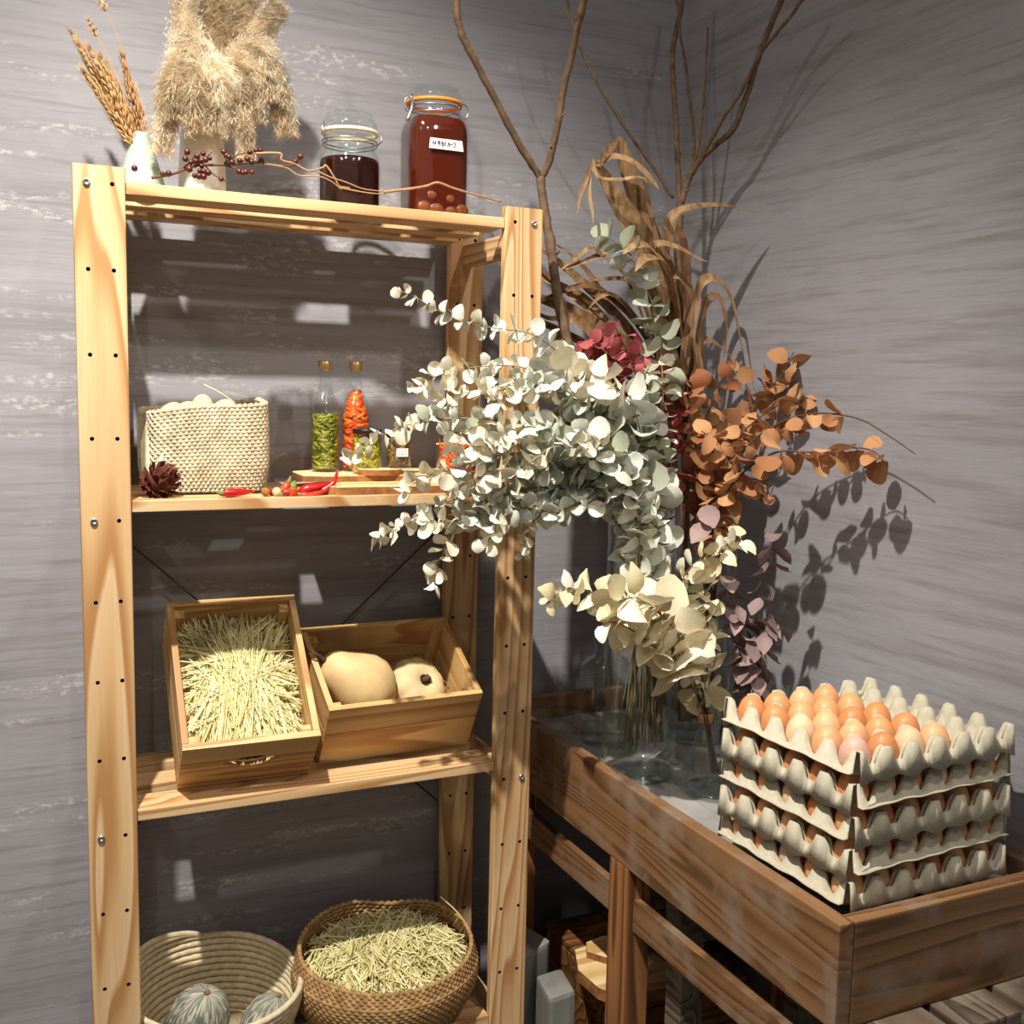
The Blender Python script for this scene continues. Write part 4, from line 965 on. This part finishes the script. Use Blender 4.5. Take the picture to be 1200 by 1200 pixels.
# silver-grey eucalyptus, standing in the wide vase and arching left over the shelf
SM=[SILVER,GREENL,SILVER,SILVERC]; N_=0
def eu(label,stem,s0=.036,s1=.022,step=.0165,f0=.40,seed=0,leaves=None,mats=None,**kw):
    sprig('eucalyptus_sprig',label,'eucalyptus',stem,leaves or RL,mats or SM,s0,s1,step,f0,seed=seed,group='silver eucalyptus in the wide vase',**kw)
eu('thin silver eucalyptus sprig reaching furthest up and left across the back post',[(0.934,-0.100,0.745),(0.965,-0.094,1.080),(0.949,-0.092,1.188),(0.896,-0.091,1.328),(0.813,-0.093,1.417),(0.727,-0.095,1.480),(0.654,-0.096,1.491),(0.592,-0.097,1.498),(0.538,-0.099,1.518),(0.501,-0.099,1.536),(0.473,-0.100,1.544)],.033,.018,.021,.60,1,pair=2,tilt=.45)
eu('silver sprig arching level to the left just below the topmost one',[(0.950,-0.100,0.725),(0.962,-0.106,1.047),(0.935,-0.109,1.190),(0.866,-0.112,1.328),(0.769,-0.114,1.401),(0.686,-0.116,1.428),(0.608,-0.117,1.426),(0.547,-0.119,1.414),(0.491,-0.120,1.389)],.036,.024,.017,.42,2,tilt=.55)
eu('second silver sprig arching left, lower than the level one',[(0.981,-0.100,0.739),(0.920,-0.124,1.040),(0.913,-0.138,1.194),(0.825,-0.137,1.344),(0.726,-0.134,1.393),(0.648,-0.133,1.396),(0.580,-0.131,1.383),(0.528,-0.130,1.369)],.036,.028,.016,.42,3)
eu('cream-tipped sprig reaching left in front of the small pickle jars',[(0.907,-0.100,0.730),(0.960,-0.130,1.051),(0.904,-0.144,1.194),(0.803,-0.149,1.300),(0.690,-0.147,1.329),(0.597,-0.145,1.342),(0.524,-0.143,1.339),(0.467,-0.142,1.328),(0.425,-0.141,1.308),(0.381,-0.140,1.278)],.034,.021,.0155,.45,4,mats=[SILVER,SILVERC,GREENL,SILVERC])
eu('silver sprig running left in the middle of the mass',[(0.936,-0.100,0.746),(0.912,-0.149,1.085),(0.891,-0.165,1.190),(0.793,-0.168,1.273),(0.697,-0.166,1.288),(0.621,-0.164,1.281),(0.547,-0.162,1.261),(0.497,-0.161,1.248),(0.459,-0.160,1.221)],.034,.024,.0155,.42,5)
eu('silver sprig drooping down left to a cream tip below the second shelf',[(0.990,-0.100,0.743),(0.940,-0.136,1.046),(0.897,-0.153,1.181),(0.800,-0.158,1.243),(0.689,-0.153,1.244),(0.598,-0.149,1.224),(0.525,-0.146,1.198),(0.475,-0.143,1.171),(0.421,-0.140,1.147)],.034,.020,.0150,.42,6)
eu('silver sprig hanging down in front of the back post',[(0.962,-0.100,0.751),(0.935,-0.150,1.089),(0.890,-0.165,1.182),(0.779,-0.166,1.229),(0.669,-0.161,1.224),(0.595,-0.158,1.197),(0.552,-0.155,1.156),(0.531,-0.152,1.108),(0.521,-0.150,1.068)],.036,.026,.0155,.45,7)
eu('silver sprig hanging in front of the lower right shelf post',[(0.932,-0.100,0.742),(0.913,-0.141,1.051),(0.903,-0.150,1.177),(0.822,-0.150,1.220),(0.756,-0.150,1.214),(0.716,-0.150,1.186),(0.689,-0.150,1.150),(0.681,-0.150,1.107)],.030,.018,.0150,.45,8)
eu('short silver sprig over the middle of the right shelf post',[(0.951,-0.100,0.734),(0.892,-0.161,1.100),(0.894,-0.170,1.183),(0.825,-0.170,1.273),(0.758,-0.170,1.316),(0.702,-0.170,1.330),(0.648,-0.170,1.323),(0.602,-0.170,1.302)],.036,.028,.0150,.40,9)
eu('sprig of large pale silver leaves at the top of the mass',[(0.925,-0.100,0.736),(0.962,-0.100,1.091),(0.944,-0.100,1.189),(0.909,-0.100,1.298),(0.862,-0.100,1.373),(0.810,-0.100,1.409),(0.759,-0.100,1.423)],.050,.046,.0170,.50,10,leaves=HL+RL)
eu('sprig of large grey-silver leaves facing out at the top right',[(0.942,-0.100,0.734),(0.902,-0.146,1.077),(0.920,-0.153,1.195),(0.905,-0.156,1.301),(0.884,-0.158,1.360),(0.847,-0.159,1.400),(0.818,-0.160,1.417)],.052,.044,.0165,.50,11,leaves=HL+RL)
eu('dark grey-green sprig deep on the right of the mass',[(0.962,-0.100,0.740),(0.973,-0.100,1.055),(0.966,-0.100,1.173),(0.974,-0.100,1.251),(0.962,-0.100,1.313),(0.951,-0.100,1.374),(0.934,-0.100,1.420)],.036,.030,.0150,.42,12,mats=[GREENL,SILVER,GREENL])
eu('grey-green sprig bending out at the lower right of the mass',[(0.991,-0.100,0.726),(0.923,-0.150,1.065),(0.923,-0.150,1.164),(0.944,-0.150,1.209),(0.950,-0.150,1.262),(0.931,-0.150,1.300),(0.895,-0.150,1.323)],.034,.028,.0150,.42,13,mats=[GREENL,SILVER,GREENL])
eu('tall thin grey-green sprig standing up past the dried strap leaves',[(0.993,-0.100,0.726),(0.972,-0.087,1.047),(0.988,-0.081,1.202),(1.003,-0.067,1.327),(1.007,-0.053,1.437),(0.996,-0.042,1.531),(0.969,-0.032,1.600),(0.940,-0.026,1.642),(0.901,-0.020,1.670)],.040,.036,.030,.68,14,pair=3,tilt=.5,mats=[GREENL,SILVER])
eu('sprig with flat level leaves stacked like steps beside the red leaves',[(0.928,-0.090,0.726),(0.956,-0.090,1.083),(0.991,-0.090,1.187),(0.992,-0.090,1.281),(0.988,-0.090,1.375),(0.981,-0.090,1.444)],.032,.026,.021,.66,15,flat=True)
eu('creamy silver sprig turning down over the cream bunch',[(0.909,-0.100,0.771),(0.913,-0.171,1.087),(0.881,-0.175,1.154),(0.864,-0.180,1.214),(0.885,-0.181,1.221),(0.906,-0.185,1.176),(0.926,-0.188,1.131),(0.944,-0.190,1.108)],.042,.038,.0155,.52,16,leaves=HL+RL,mats=[SILVERC,SILVER])
eu('bushy silver sprig filling the middle of the mass, over the right post',[(0.937,-0.100,0.725),(0.920,-0.177,1.066),(0.870,-0.192,1.186),(0.821,-0.194,1.245),(0.777,-0.196,1.289),(0.720,-0.197,1.303),(0.673,-0.199,1.276),(0.635,-0.200,1.249)],.034,.028,.0140,.42,17)
eu('bushy silver sprig pointing forward above the wide vase',[(0.998,-0.100,0.734),(0.891,-0.190,1.072),(0.875,-0.201,1.179),(0.846,-0.208,1.246),(0.816,-0.213,1.290),(0.781,-0.217,1.311),(0.747,-0.220,1.305)],.038,.032,.0145,.44,18)
eu('silver sprig filling the gap over the right post, pointing level left',[(0.939,-0.100,0.749),(0.915,-0.154,1.073),(0.883,-0.171,1.183),(0.808,-0.173,1.244),(0.725,-0.175,1.262),(0.646,-0.177,1.263),(0.585,-0.178,1.248),(0.533,-0.180,1.226)],.034,.026,.0140,.42,19)
eu('silver sprig low in the mass, its tip over the end of the second shelf',[(0.954,-0.100,0.747),(0.925,-0.144,1.064),(0.890,-0.160,1.174),(0.799,-0.160,1.221),(0.718,-0.160,1.223),(0.639,-0.160,1.203),(0.571,-0.160,1.180),(0.505,-0.160,1.176)],.034,.024,.0140,.42,20)
eu('silver sprig high in the mass in front of both right posts',[(0.962,-0.100,0.746),(0.918,-0.158,1.071),(0.877,-0.180,1.187),(0.813,-0.177,1.288),(0.739,-0.175,1.309),(0.662,-0.173,1.305),(0.587,-0.172,1.299),(0.528,-0.170,1.306)],.036,.026,.0140,.42,21)
eu('short silver sprig bending down over the right post, under the level one',[(0.969,-0.100,0.745),(0.915,-0.166,1.069),(0.881,-0.180,1.178),(0.805,-0.180,1.208),(0.725,-0.180,1.189),(0.669,-0.180,1.197),(0.623,-0.180,1.178),(0.601,-0.180,1.136)],.032,.024,.0140,.44,22)
eu('silver sprig high at the left of the large pale leaves',[(0.977,-0.100,0.745),(0.942,-0.129,1.065),(0.908,-0.140,1.191),(0.841,-0.140,1.329),(0.780,-0.140,1.380),(0.723,-0.140,1.400),(0.660,-0.140,1.385),(0.614,-0.140,1.363)],.040,.030,.0150,.45,23)

# cream eucalyptus tied in the flask
CM=[CREAM,SILVERC]
FB='838,915 828,842 822,800'
def cr_(label,stem,s0,s1,step,f0,seed,**kw): sprig('cream_leaf_sprig',label,'dried leaves',stem,kw.pop('leaves',HL+RL),kw.pop('mats',CM),s0,s1,step,f0,seed=seed,smat=STEMB,group='cream dried leaves in the flask',**kw)
cr_('cream leaf sprig curving up to the right in front of the mauve leaves',[(1.033,-0.235,0.717),(1.008,-0.237,0.819),(0.985,-0.239,0.902),(0.956,-0.242,1.011),(0.941,-0.244,1.072),(0.973,-0.246,1.108),(1.021,-0.248,1.121),(1.061,-0.250,1.145)],.038,.030,.0145,.50,31)
cr_('cream leaf sprig reaching far left to the shelf post',[(1.029,-0.235,0.717),(1.006,-0.237,0.819),(0.974,-0.238,0.903),(0.915,-0.237,0.991),(0.844,-0.225,1.027),(0.783,-0.215,1.054),(0.738,-0.207,1.063),(0.703,-0.200,1.038)],.050,.030,.0165,.42,32)
cr_('cream leaf sprig with the largest round leaves facing out',[(1.025,-0.235,0.718),(0.989,-0.257,0.827),(0.949,-0.275,0.907),(0.908,-0.286,0.987),(0.860,-0.292,1.035),(0.816,-0.297,1.060),(0.782,-0.300,1.056)],.060,.056,.0165,.52,33)
cr_('short cream leaf sprig just above the raffia tie',[(1.037,-0.235,0.716),(0.999,-0.252,0.824),(0.980,-0.261,0.893),(0.959,-0.265,0.949),(0.929,-0.268,0.981),(0.893,-0.270,0.999)],.044,.038,.0150,.45,34)
cr_('dull tan-green leaf sprig standing upright at the right of the cream leaves',[(1.040,-0.235,0.716),(1.007,-0.243,0.821),(0.995,-0.250,0.904),(0.994,-0.250,0.980),(0.984,-0.250,1.041),(0.975,-0.250,1.086)],.040,.034,.0155,.40,35,mats=[CREAM,GREENL])
cr_('cream leaf sprig at the left of the largest round leaves',[(1.027,-0.235,0.717),(0.988,-0.260,0.828),(0.940,-0.277,0.901),(0.868,-0.284,0.968),(0.807,-0.288,1.010),(0.768,-0.290,1.023)],.052,.040,.0165,.55,36)
b=MB(); tc=V((1.007,-0.235,0.822)); lathe(b,[(.0125,-.008),(.0140,-.004),(.0142,.004),(.0125,.008)],18); tag(obj('raffia_tie',b,TIE,None,loc=tc),'tan tie wound round the cream stems in the flask','tie')
# mauve leaves
for i,(st_,lab) in enumerate([([(1.118,-0.235,0.745),(1.100,-0.244,0.877),(1.093,-0.251,0.972),(1.102,-0.255,1.049),(1.118,-0.258,1.110),(1.119,-0.260,1.156)],'tallest mauve leaf stem standing against the right wall'),
 ([(1.110,-0.235,0.746),(1.105,-0.227,0.872),(1.086,-0.221,0.967),(1.053,-0.213,1.060),(1.027,-0.205,1.137),(1.015,-0.200,1.198)],'mauve leaf stem leaning left behind the cream leaves'),
 ([(1.126,-0.235,0.744),(1.104,-0.254,0.864),(1.099,-0.267,0.945),(1.105,-0.276,1.007),(1.127,-0.280,0.984)],'short mauve leaf stem bending right low over the eggs'),
 ([(1.114,-0.235,0.746),(1.102,-0.238,0.844),(1.086,-0.240,0.908),(1.067,-0.240,0.972),(1.057,-0.240,1.034)],'mauve leaf stem in the middle, its leaves hanging')]):
    sprig('mauve_leaf_stem',lab,'dried leaves',st_,OL+HL,[MAUVE],.047,.040,.032,.38,pair=2,tilt=.9,hang=.5 if i!=2 else .9,smat=STEMB,group='mauve dried leaves behind the egg trays',seed=50+i,r0=.0014)
t=None
# orange-brown leaves on dark stems
OM=[ORANGE]
def org(label,stem,s0,s1,step,f0,seed,**kw): sprig('orange_leaf_branch',label,'dried leaves',stem,RL+RL+HL,OM,s0,s1,step,f0,seed=seed,smat=STEMB,group='orange dried leaves in the tall vase',r0=.0026,tilt=.9,**kw)
org('longest orange leaf branch arching right, bare stem tip over the wall',[(1.214,0.035,0.701),(1.176,-0.010,0.984),(1.118,-0.093,1.184),(1.119,-0.158,1.285),(1.150,-0.213,1.338),(1.174,-0.285,1.360),(1.199,-0.362,1.354),(1.208,-0.424,1.329),(1.210,-0.483,1.302)],.040,.030,.030,.50,61,hang=.7,f1=.86)
org('orange leaf branch rising to the upper right',[(1.210,0.035,0.702),(1.198,0.025,0.976),(1.186,0.010,1.154),(1.193,-0.033,1.293),(1.226,-0.063,1.378),(1.258,-0.084,1.428),(1.273,-0.100,1.473)],.046,.042,.0195,.56,62)
org('orange leaf branch in the dense middle of the bunch',[(1.216,0.035,0.701),(1.182,-0.002,0.982),(1.150,-0.044,1.178),(1.154,-0.090,1.297),(1.193,-0.121,1.354),(1.248,-0.149,1.388),(1.274,-0.160,1.380)],.042,.034,.0175,.52,63)
org('orange leaf branch hanging lower right under the long one',[(1.219,0.035,0.701),(1.156,-0.044,0.991),(1.079,-0.153,1.175),(1.079,-0.214,1.251),(1.106,-0.271,1.292),(1.139,-0.320,1.295),(1.168,-0.370,1.305),(1.190,-0.409,1.303),(1.196,-0.440,1.281)],.042,.040,.024,.50,64,hang=.6)
org('orange leaf branch on the left, next to the grey-green sprig',[(1.206,0.035,0.702),(1.167,-0.006,0.984),(1.139,-0.027,1.159),(1.108,-0.036,1.261),(1.079,-0.043,1.343),(1.067,-0.050,1.415)],.040,.034,.021,.55,65)
org('short orange leaf branch pointing forward at the lower left of the bunch',[(1.210,0.035,0.702),(1.146,-0.046,0.993),(1.119,-0.079,1.133),(1.104,-0.099,1.233),(1.087,-0.113,1.298),(1.054,-0.120,1.322)],.044,.036,.022,.60,66)
org('orange leaf branch drooping lowest, above the mauve leaves',[(1.214,0.035,0.701),(1.153,-0.041,0.991),(1.137,-0.081,1.149),(1.163,-0.100,1.216),(1.199,-0.110,1.224),(1.223,-0.120,1.192)],.036,.030,.028,.70,67,hang=.8)
org('orange leaf branch climbing along the dried strap leaves',[(1.201,0.035,0.703),(1.189,0.032,0.975),(1.168,0.026,1.153),(1.145,0.015,1.291),(1.175,0.006,1.392),(1.230,0.000,1.444)],.038,.032,.022,.58,68)
# crimson pink leaves behind the silver ones
for i,(st_,lab,f0) in enumerate([([(1.007,-0.060,0.720),(1.009,-0.030,1.031),(1.002,-0.015,1.228),(0.971,-0.008,1.373),(0.924,-0.004,1.451),(0.879,-0.001,1.481),(0.858,0.000,1.487)],'crimson leaf sprig reaching highest left beside the shelf post',.62),
 ([(1.011,-0.060,0.719),(1.010,-0.037,1.033),(1.005,-0.030,1.229),(0.980,-0.030,1.373),(0.951,-0.030,1.452),(0.925,-0.030,1.494),(0.916,-0.030,1.513)],'crimson leaf sprig at the top of the red bunch',.60),
 ([(1.015,-0.060,0.719),(1.020,-0.027,1.030),(1.022,-0.020,1.228),(1.013,-0.020,1.358),(0.995,-0.020,1.437),(0.969,-0.020,1.468)],'crimson leaf sprig in the right of the red bunch',.60),
 ([(1.003,-0.060,0.720),(0.995,-0.042,1.034),(0.954,-0.044,1.231),(0.885,-0.048,1.326),(0.839,-0.049,1.356),(0.803,-0.050,1.368)],'dark crimson leaf sprig showing between the silver leaves',.62),
 ([(1.019,-0.060,0.719),(1.020,-0.042,1.033),(1.042,-0.040,1.180),(1.050,-0.040,1.262),(1.039,-0.040,1.342),(1.025,-0.040,1.406)],'thin crimson sprig beside the step-like silver leaves',.55),
 ([(1.009,-0.060,0.720),(1.008,-0.035,1.032),(0.995,-0.026,1.229),(0.959,-0.023,1.357),(0.915,-0.021,1.412),(0.888,-0.020,1.434)],'crimson leaf sprig low in the red bunch, just over the silver leaves',.60)]):
    sprig('crimson_leaf_sprig',lab,'dried leaves',st_,RL,[PINK],.036,.032,.0185,f0,pair=2,tilt=.9,smat=STEMB,group='crimson dried leaves behind the eucalyptus',seed=80+i,r0=.0016)
# fallen bits on the table
for p,s,lab in [((0.879,0.154,0.712),.022,'small pink dried petal on the far left rim of the tray table'),((0.971,0.138,0.688),.032,'pink and white fallen leaf beside the bottle vase'),((1.053,0.193,0.688),.024,'pink fallen petal behind the bottle vase')]:
    o=inst('fallen_leaf',HL[1],None,p,(.3,.2,1.0),s); o.material_slots[0].link='OBJECT'; o.material_slots[0].material=PINK; tag(o,lab,'leaf')
# ---------------------------------------------------------------- bare branches
def branch(name,label,limbs,rads,mat=BARKB,seed=1):
    g=random.Random(seed); o=V(limbs[0][0]); t=thing(name,label,'branch',o)
    for i,(l,(ra,rb)) in enumerate(zip(limbs,rads)):
        q=rel(smooth(l,7),o); k=len(q); b=MB()
        rr=[(ra+(rb-ra)*j/(k-1))*(1+g.uniform(-.07,.07)+(.22 if g.random()<.07 else 0)) for j in range(k)]
        q=[p+V((g.uniform(-1,1),g.uniform(-1,1),0))*.0008 for p in q]
        tube(b,q,rr,9)
        for _ in range(3):
            j=g.randrange(2,k-2); d=V((g.gauss(0,1),g.gauss(0,1),.6)).normalized(); tube(b,[q[j],q[j]+d*rr[j]*1.3,q[j]+d*rr[j]*1.8],[rr[j]*.5,rr[j]*.4,rr[j]*.25],6)
        obj('trunk' if i==0 else 'limb',b,mat,t)
    return t
branch('bare_branch','thick bare forked branch rising beside the right shelf post',
 [[(1.000,-0.100,0.737),(0.989,-0.081,0.911),(0.973,-0.059,1.103),(0.936,0.008,1.292),(0.887,0.060,1.435),(0.855,0.073,1.546),(0.839,0.085,1.657),(0.828,0.093,1.728),(0.821,0.100,1.787)],[(0.821,0.100,1.787),(0.767,0.083,1.839),(0.708,0.061,1.906),(0.659,0.042,1.960),(0.630,0.030,1.995),(0.615,0.018,2.031),(0.614,0.000,2.094)],[(0.821,0.100,1.783),(0.832,0.088,1.813),(0.836,0.065,1.870),(0.835,0.040,1.933),(0.835,0.010,1.992),(0.823,-0.055,2.064),(0.816,-0.120,2.131)],[(0.821,0.100,1.780),(0.807,0.093,1.800),(0.796,0.090,1.809)]],
 [(.0098,.0088),(.0068,.0055),(.0070,.0056),(.0045,.003)],seed=2)
branch('bare_branch','tall pale bare branch in the corner with many thin limbs',
 [[(1.223,0.035,0.700),(1.212,0.057,0.969),(1.176,0.083,1.287),(1.152,0.099,1.494),(1.141,0.112,1.665),(1.148,0.120,1.768)],[(1.148,0.120,1.760),(1.138,0.120,1.851),(1.127,0.120,1.949),(1.118,0.123,2.062),(1.136,0.126,2.147),(1.147,0.130,2.231)],[(1.148,0.120,1.768),(1.157,0.110,1.814),(1.166,0.090,1.848),(1.178,0.050,1.875),(1.184,0.000,1.898),(1.175,-0.050,1.949),(1.162,-0.090,1.991),(1.152,-0.140,2.042),(1.133,-0.220,2.107)],
  [(1.157,0.110,1.814),(1.160,0.070,1.852),(1.156,0.000,1.911),(1.160,-0.050,1.950),(1.149,-0.120,2.000),(1.153,-0.190,2.042),(1.138,-0.280,2.081)],[(1.168,0.120,1.820),(1.173,0.117,1.887),(1.149,0.110,1.998),(1.123,0.105,2.091),(1.105,0.100,2.182)],[(1.162,0.100,1.833),(1.165,0.086,1.897),(1.159,0.066,1.989),(1.150,0.050,2.092)],[(1.129,0.120,1.780),(1.086,0.120,1.829),(1.039,0.120,1.876),(0.988,0.120,1.931),(0.945,0.124,1.987),(0.908,0.132,2.058),(0.884,0.140,2.142)]],
 [(.0088,.0075),(.0062,.005),(.0066,.0052),(.0042,.003),(.0036,.0026),(.0032,.002),(.0036,.0026)],seed=3)
branch('bare_branch','dark bare branch leaning out over the table, its shadow crossing the right wall',
 [[(1.225,0.020,0.705),(1.204,0.000,0.980),(1.186,-0.019,1.225),(1.130,-0.046,1.457),(1.099,-0.064,1.598),(1.089,-0.080,1.719)],[(1.089,-0.080,1.719),(1.096,-0.124,1.833),(1.101,-0.167,1.941),(1.116,-0.193,2.000),(1.126,-0.240,2.106)],[(1.089,-0.080,1.711),(1.131,-0.104,1.811),(1.172,-0.129,1.915),(1.198,-0.150,2.002)]],
 [(.0055,.005),(.0062,.0075),(.003,.002)],seed=4) if False else None
# ---------------------------------------------------------------- dried strap leaves
def strap(t,o,name,pts,w,nrm,fold=.22,m=6,tip=.05,mat=None):
    ps=rel(smooth(pts,m),o); k=len(ps); b=MB()
    ribbon(b,ps,[max(tip*w,w*min(1,.45+2.2*j/k)*(1-max(0,(j/(k-1)-.45)/.55)**1.6*.97)) for j in range(k)],nrm,fold)
    ob=obj(name,b,mat or CORN,t); return ob
o=V((1.148,0.020,0.723)); t=thing('dried_strap_plant','dried plant with long papery tan strap leaves standing in the tall corner vase','dried plant',o)
b=MB(); tube(b,rel(smooth([(1.148,0.020,0.723),(1.139,0.026,0.980),(1.126,0.032,1.222),(1.115,0.041,1.424),(1.095,0.046,1.524),(1.065,0.050,1.605)],6),o),[.008]*20+[.007]*6+[.006]*5,8); obj('stalk',b,CORN,t)
F=(-.25,-1,.15)
for pts,w,nr in [
 ([(1.121,0.030,1.290),(1.119,0.045,1.441),(1.074,0.041,1.572),(1.011,0.030,1.664),(0.950,0.017,1.728),(0.901,0.006,1.783),(0.876,0.000,1.808)],.050,(-.4,-1,.2)),
 ([(1.126,0.030,1.290),(1.107,0.035,1.458),(1.058,0.039,1.603),(1.004,0.031,1.711),(0.965,0.025,1.793),(0.946,0.021,1.844),(0.938,0.020,1.858)],.046,(-.1,-1,.2)),
 ([(0.938,0.020,1.855),(0.915,0.005,1.830),(0.890,-0.012,1.809),(0.876,-0.030,1.786)],.014,F),
 ([(0.887,0.000,1.796),(0.909,-0.008,1.810),(0.939,-0.017,1.806),(0.963,-0.030,1.788),(0.979,-0.043,1.768),(0.988,-0.050,1.757)],.026,(0,-.6,.8)),
 ([(0.876,0.000,1.805),(0.879,-0.015,1.773),(0.914,-0.032,1.768),(0.948,-0.043,1.775),(0.969,-0.050,1.767)],.013,(0,-.6,.8)),
 ([(0.876,0.000,1.802),(0.859,-0.007,1.766),(0.843,-0.014,1.734),(0.837,-0.020,1.703)],.009,F),([(0.873,0.000,1.799),(0.866,-0.009,1.747),(0.870,-0.016,1.709),(0.871,-0.020,1.684)],.007,F),
 ([(1.090,0.040,1.556),(1.051,0.017,1.649),(1.048,0.002,1.708),(1.071,-0.006,1.731),(1.120,-0.017,1.743),(1.168,-0.028,1.744),(1.219,-0.040,1.736)],.024,(0,-.55,.8)),
 ([(1.122,0.040,1.425),(1.106,0.047,1.524),(1.109,0.044,1.623),(1.090,0.034,1.694),(1.057,0.030,1.712)],.040,(.5,-1,.1)),
 ([(1.098,0.030,1.490),(1.046,0.006,1.600),(1.008,-0.013,1.659),(1.042,-0.026,1.660),(1.080,-0.041,1.642),(1.103,-0.050,1.635)],.020,(.2,-.7,.7)),
 ([(1.102,0.030,1.490),(1.034,-0.018,1.597),(0.975,-0.042,1.650),(0.937,-0.052,1.650),(0.911,-0.060,1.635)],.026,(.1,-.6,.8)),
 ([(1.103,0.030,1.474),(1.046,-0.024,1.574),(1.000,-0.049,1.628),(0.956,-0.060,1.629),(0.931,-0.070,1.605)],.030,(.1,-.6,.8)),
 ([(1.130,0.040,1.391),(1.124,0.035,1.508),(1.137,0.030,1.599),(1.174,0.026,1.613),(1.206,0.019,1.578),(1.223,0.010,1.511),(1.238,0.000,1.441)],.020,(.4,-.8,.5)),
 ([(1.123,0.030,1.391),(1.132,0.024,1.491),(1.145,0.016,1.566),(1.172,0.009,1.575),(1.181,-0.004,1.525),(1.169,-0.020,1.459)],.018,(.3,-.9,.4)),
 ([(1.123,0.040,1.408),(1.107,0.024,1.499),(1.100,0.009,1.579),(1.074,0.002,1.610),(1.057,-0.000,1.607)],.028,(.3,-1,.3)),
 ([(1.117,0.020,1.374),(1.094,0.010,1.457),(1.098,0.002,1.522),(1.115,-0.004,1.571),(1.101,-0.011,1.513),(1.110,-0.020,1.441)],.013,F),
 ([(1.124,0.030,1.324),(1.128,0.022,1.425),(1.141,0.016,1.492),(1.186,0.013,1.480),(1.216,0.010,1.452)],.016,(.3,-.8,.6)),
 ([(1.121,0.020,1.291),(1.080,0.015,1.424),(1.065,0.012,1.521),(1.062,0.008,1.617),(1.015,0.005,1.693),(0.981,0.001,1.813),(0.976,0.000,1.828)],.012,F),
 ([(1.123,0.030,1.290),(1.089,0.023,1.407),(1.055,0.018,1.488),(1.023,0.013,1.567),(1.004,0.010,1.614)],.036,(-.3,-1,.2)),
 ([(1.121,0.020,1.291),(1.118,0.004,1.375),(1.114,-0.009,1.441),(1.095,-0.020,1.497)],.034,(.2,-1,.1)),
 ([(1.109,0.020,1.291),(1.066,0.003,1.374),(1.040,0.000,1.439),(1.028,0.000,1.487)],.030,(-.2,-1,.1))]:
    strap(t,o,'strap_leaf',pts,w,nr)
o=V((1.158,0.060,0.710)); t=thing('dried_palm_frond','dried frond of stiff tan blades fanning left behind the right shelf post','dried plant',o)
b=MB(); tube(b,rel(smooth([(1.158,0.060,0.710),(1.155,0.074,0.970),(1.140,0.087,1.217),(1.114,0.096,1.390),(1.083,0.100,1.458)],6),o),[.006]*25,8); obj('stalk',b,CORN,t)
for pts,w,nr in [
 ([(1.116,0.100,1.399),(1.046,0.105,1.465),(0.959,0.110,1.512),(0.885,0.115,1.547),(0.830,0.118,1.564),(0.798,0.120,1.575)],.034,(-.2,-1,.5)),
 ([(1.105,0.100,1.424),(1.028,0.112,1.515),(0.944,0.122,1.587),(0.870,0.127,1.640),(0.815,0.130,1.668)],.022,(-.2,-1,.4)),
 ([(1.112,0.100,1.407),(1.020,0.113,1.490),(0.935,0.122,1.570),(0.870,0.126,1.599),(0.812,0.130,1.644)],.016,(-.2,-1,.5)),
 ([(1.104,0.100,1.441),(1.040,0.100,1.524),(0.980,0.100,1.571),(0.932,0.100,1.593),(0.858,0.100,1.572),(0.769,0.100,1.528)],.015,(0,-1,.5)),
 ([(1.093,0.100,1.458),(1.054,0.092,1.558),(1.010,0.087,1.604),(0.950,0.083,1.604),(0.902,0.080,1.597)],.014,(0,-.8,.7)),
 ([(1.089,0.100,1.467),(1.012,0.091,1.605),(0.950,0.086,1.649),(0.921,0.084,1.660),(0.887,0.082,1.636),(0.855,0.080,1.614)],.013,(0,-.8,.7)),
 ([(1.025,0.100,1.656),(0.983,0.095,1.669),(0.943,0.090,1.649),(0.884,0.083,1.625),(0.855,0.080,1.617)],.012,(0,-.8,.7)),
 ([(1.112,0.100,1.407),(0.998,0.107,1.472),(0.922,0.113,1.527),(0.849,0.117,1.529),(0.804,0.120,1.559)],.013,F),
 ([(1.074,0.100,1.424),(0.994,0.100,1.464),(0.898,0.097,1.530),(0.866,0.094,1.492),(0.838,0.090,1.442)],.020,(-.4,-1,0)),
 ([(1.107,0.100,1.424),(1.038,0.111,1.499),(0.986,0.121,1.564),(0.944,0.125,1.620),(0.903,0.128,1.653),(0.870,0.130,1.672)],.012,F),
 ([(1.107,0.100,1.416),(1.010,0.114,1.503),(0.909,0.127,1.577),(0.847,0.134,1.606),(0.794,0.140,1.615)],.018,F),
 ([(1.102,0.100,1.441),(1.063,0.100,1.505),(1.019,0.098,1.553),(0.977,0.095,1.578),(0.947,0.092,1.568),(0.927,0.090,1.548)],.014,(0,-.8,.6)),
 ([(1.114,0.110,1.407),(1.007,0.123,1.456),(0.896,0.133,1.502),(0.832,0.137,1.525),(0.787,0.140,1.527)],.016,F)]:
    strap(t,o,'frond_blade',pts,w,nr)
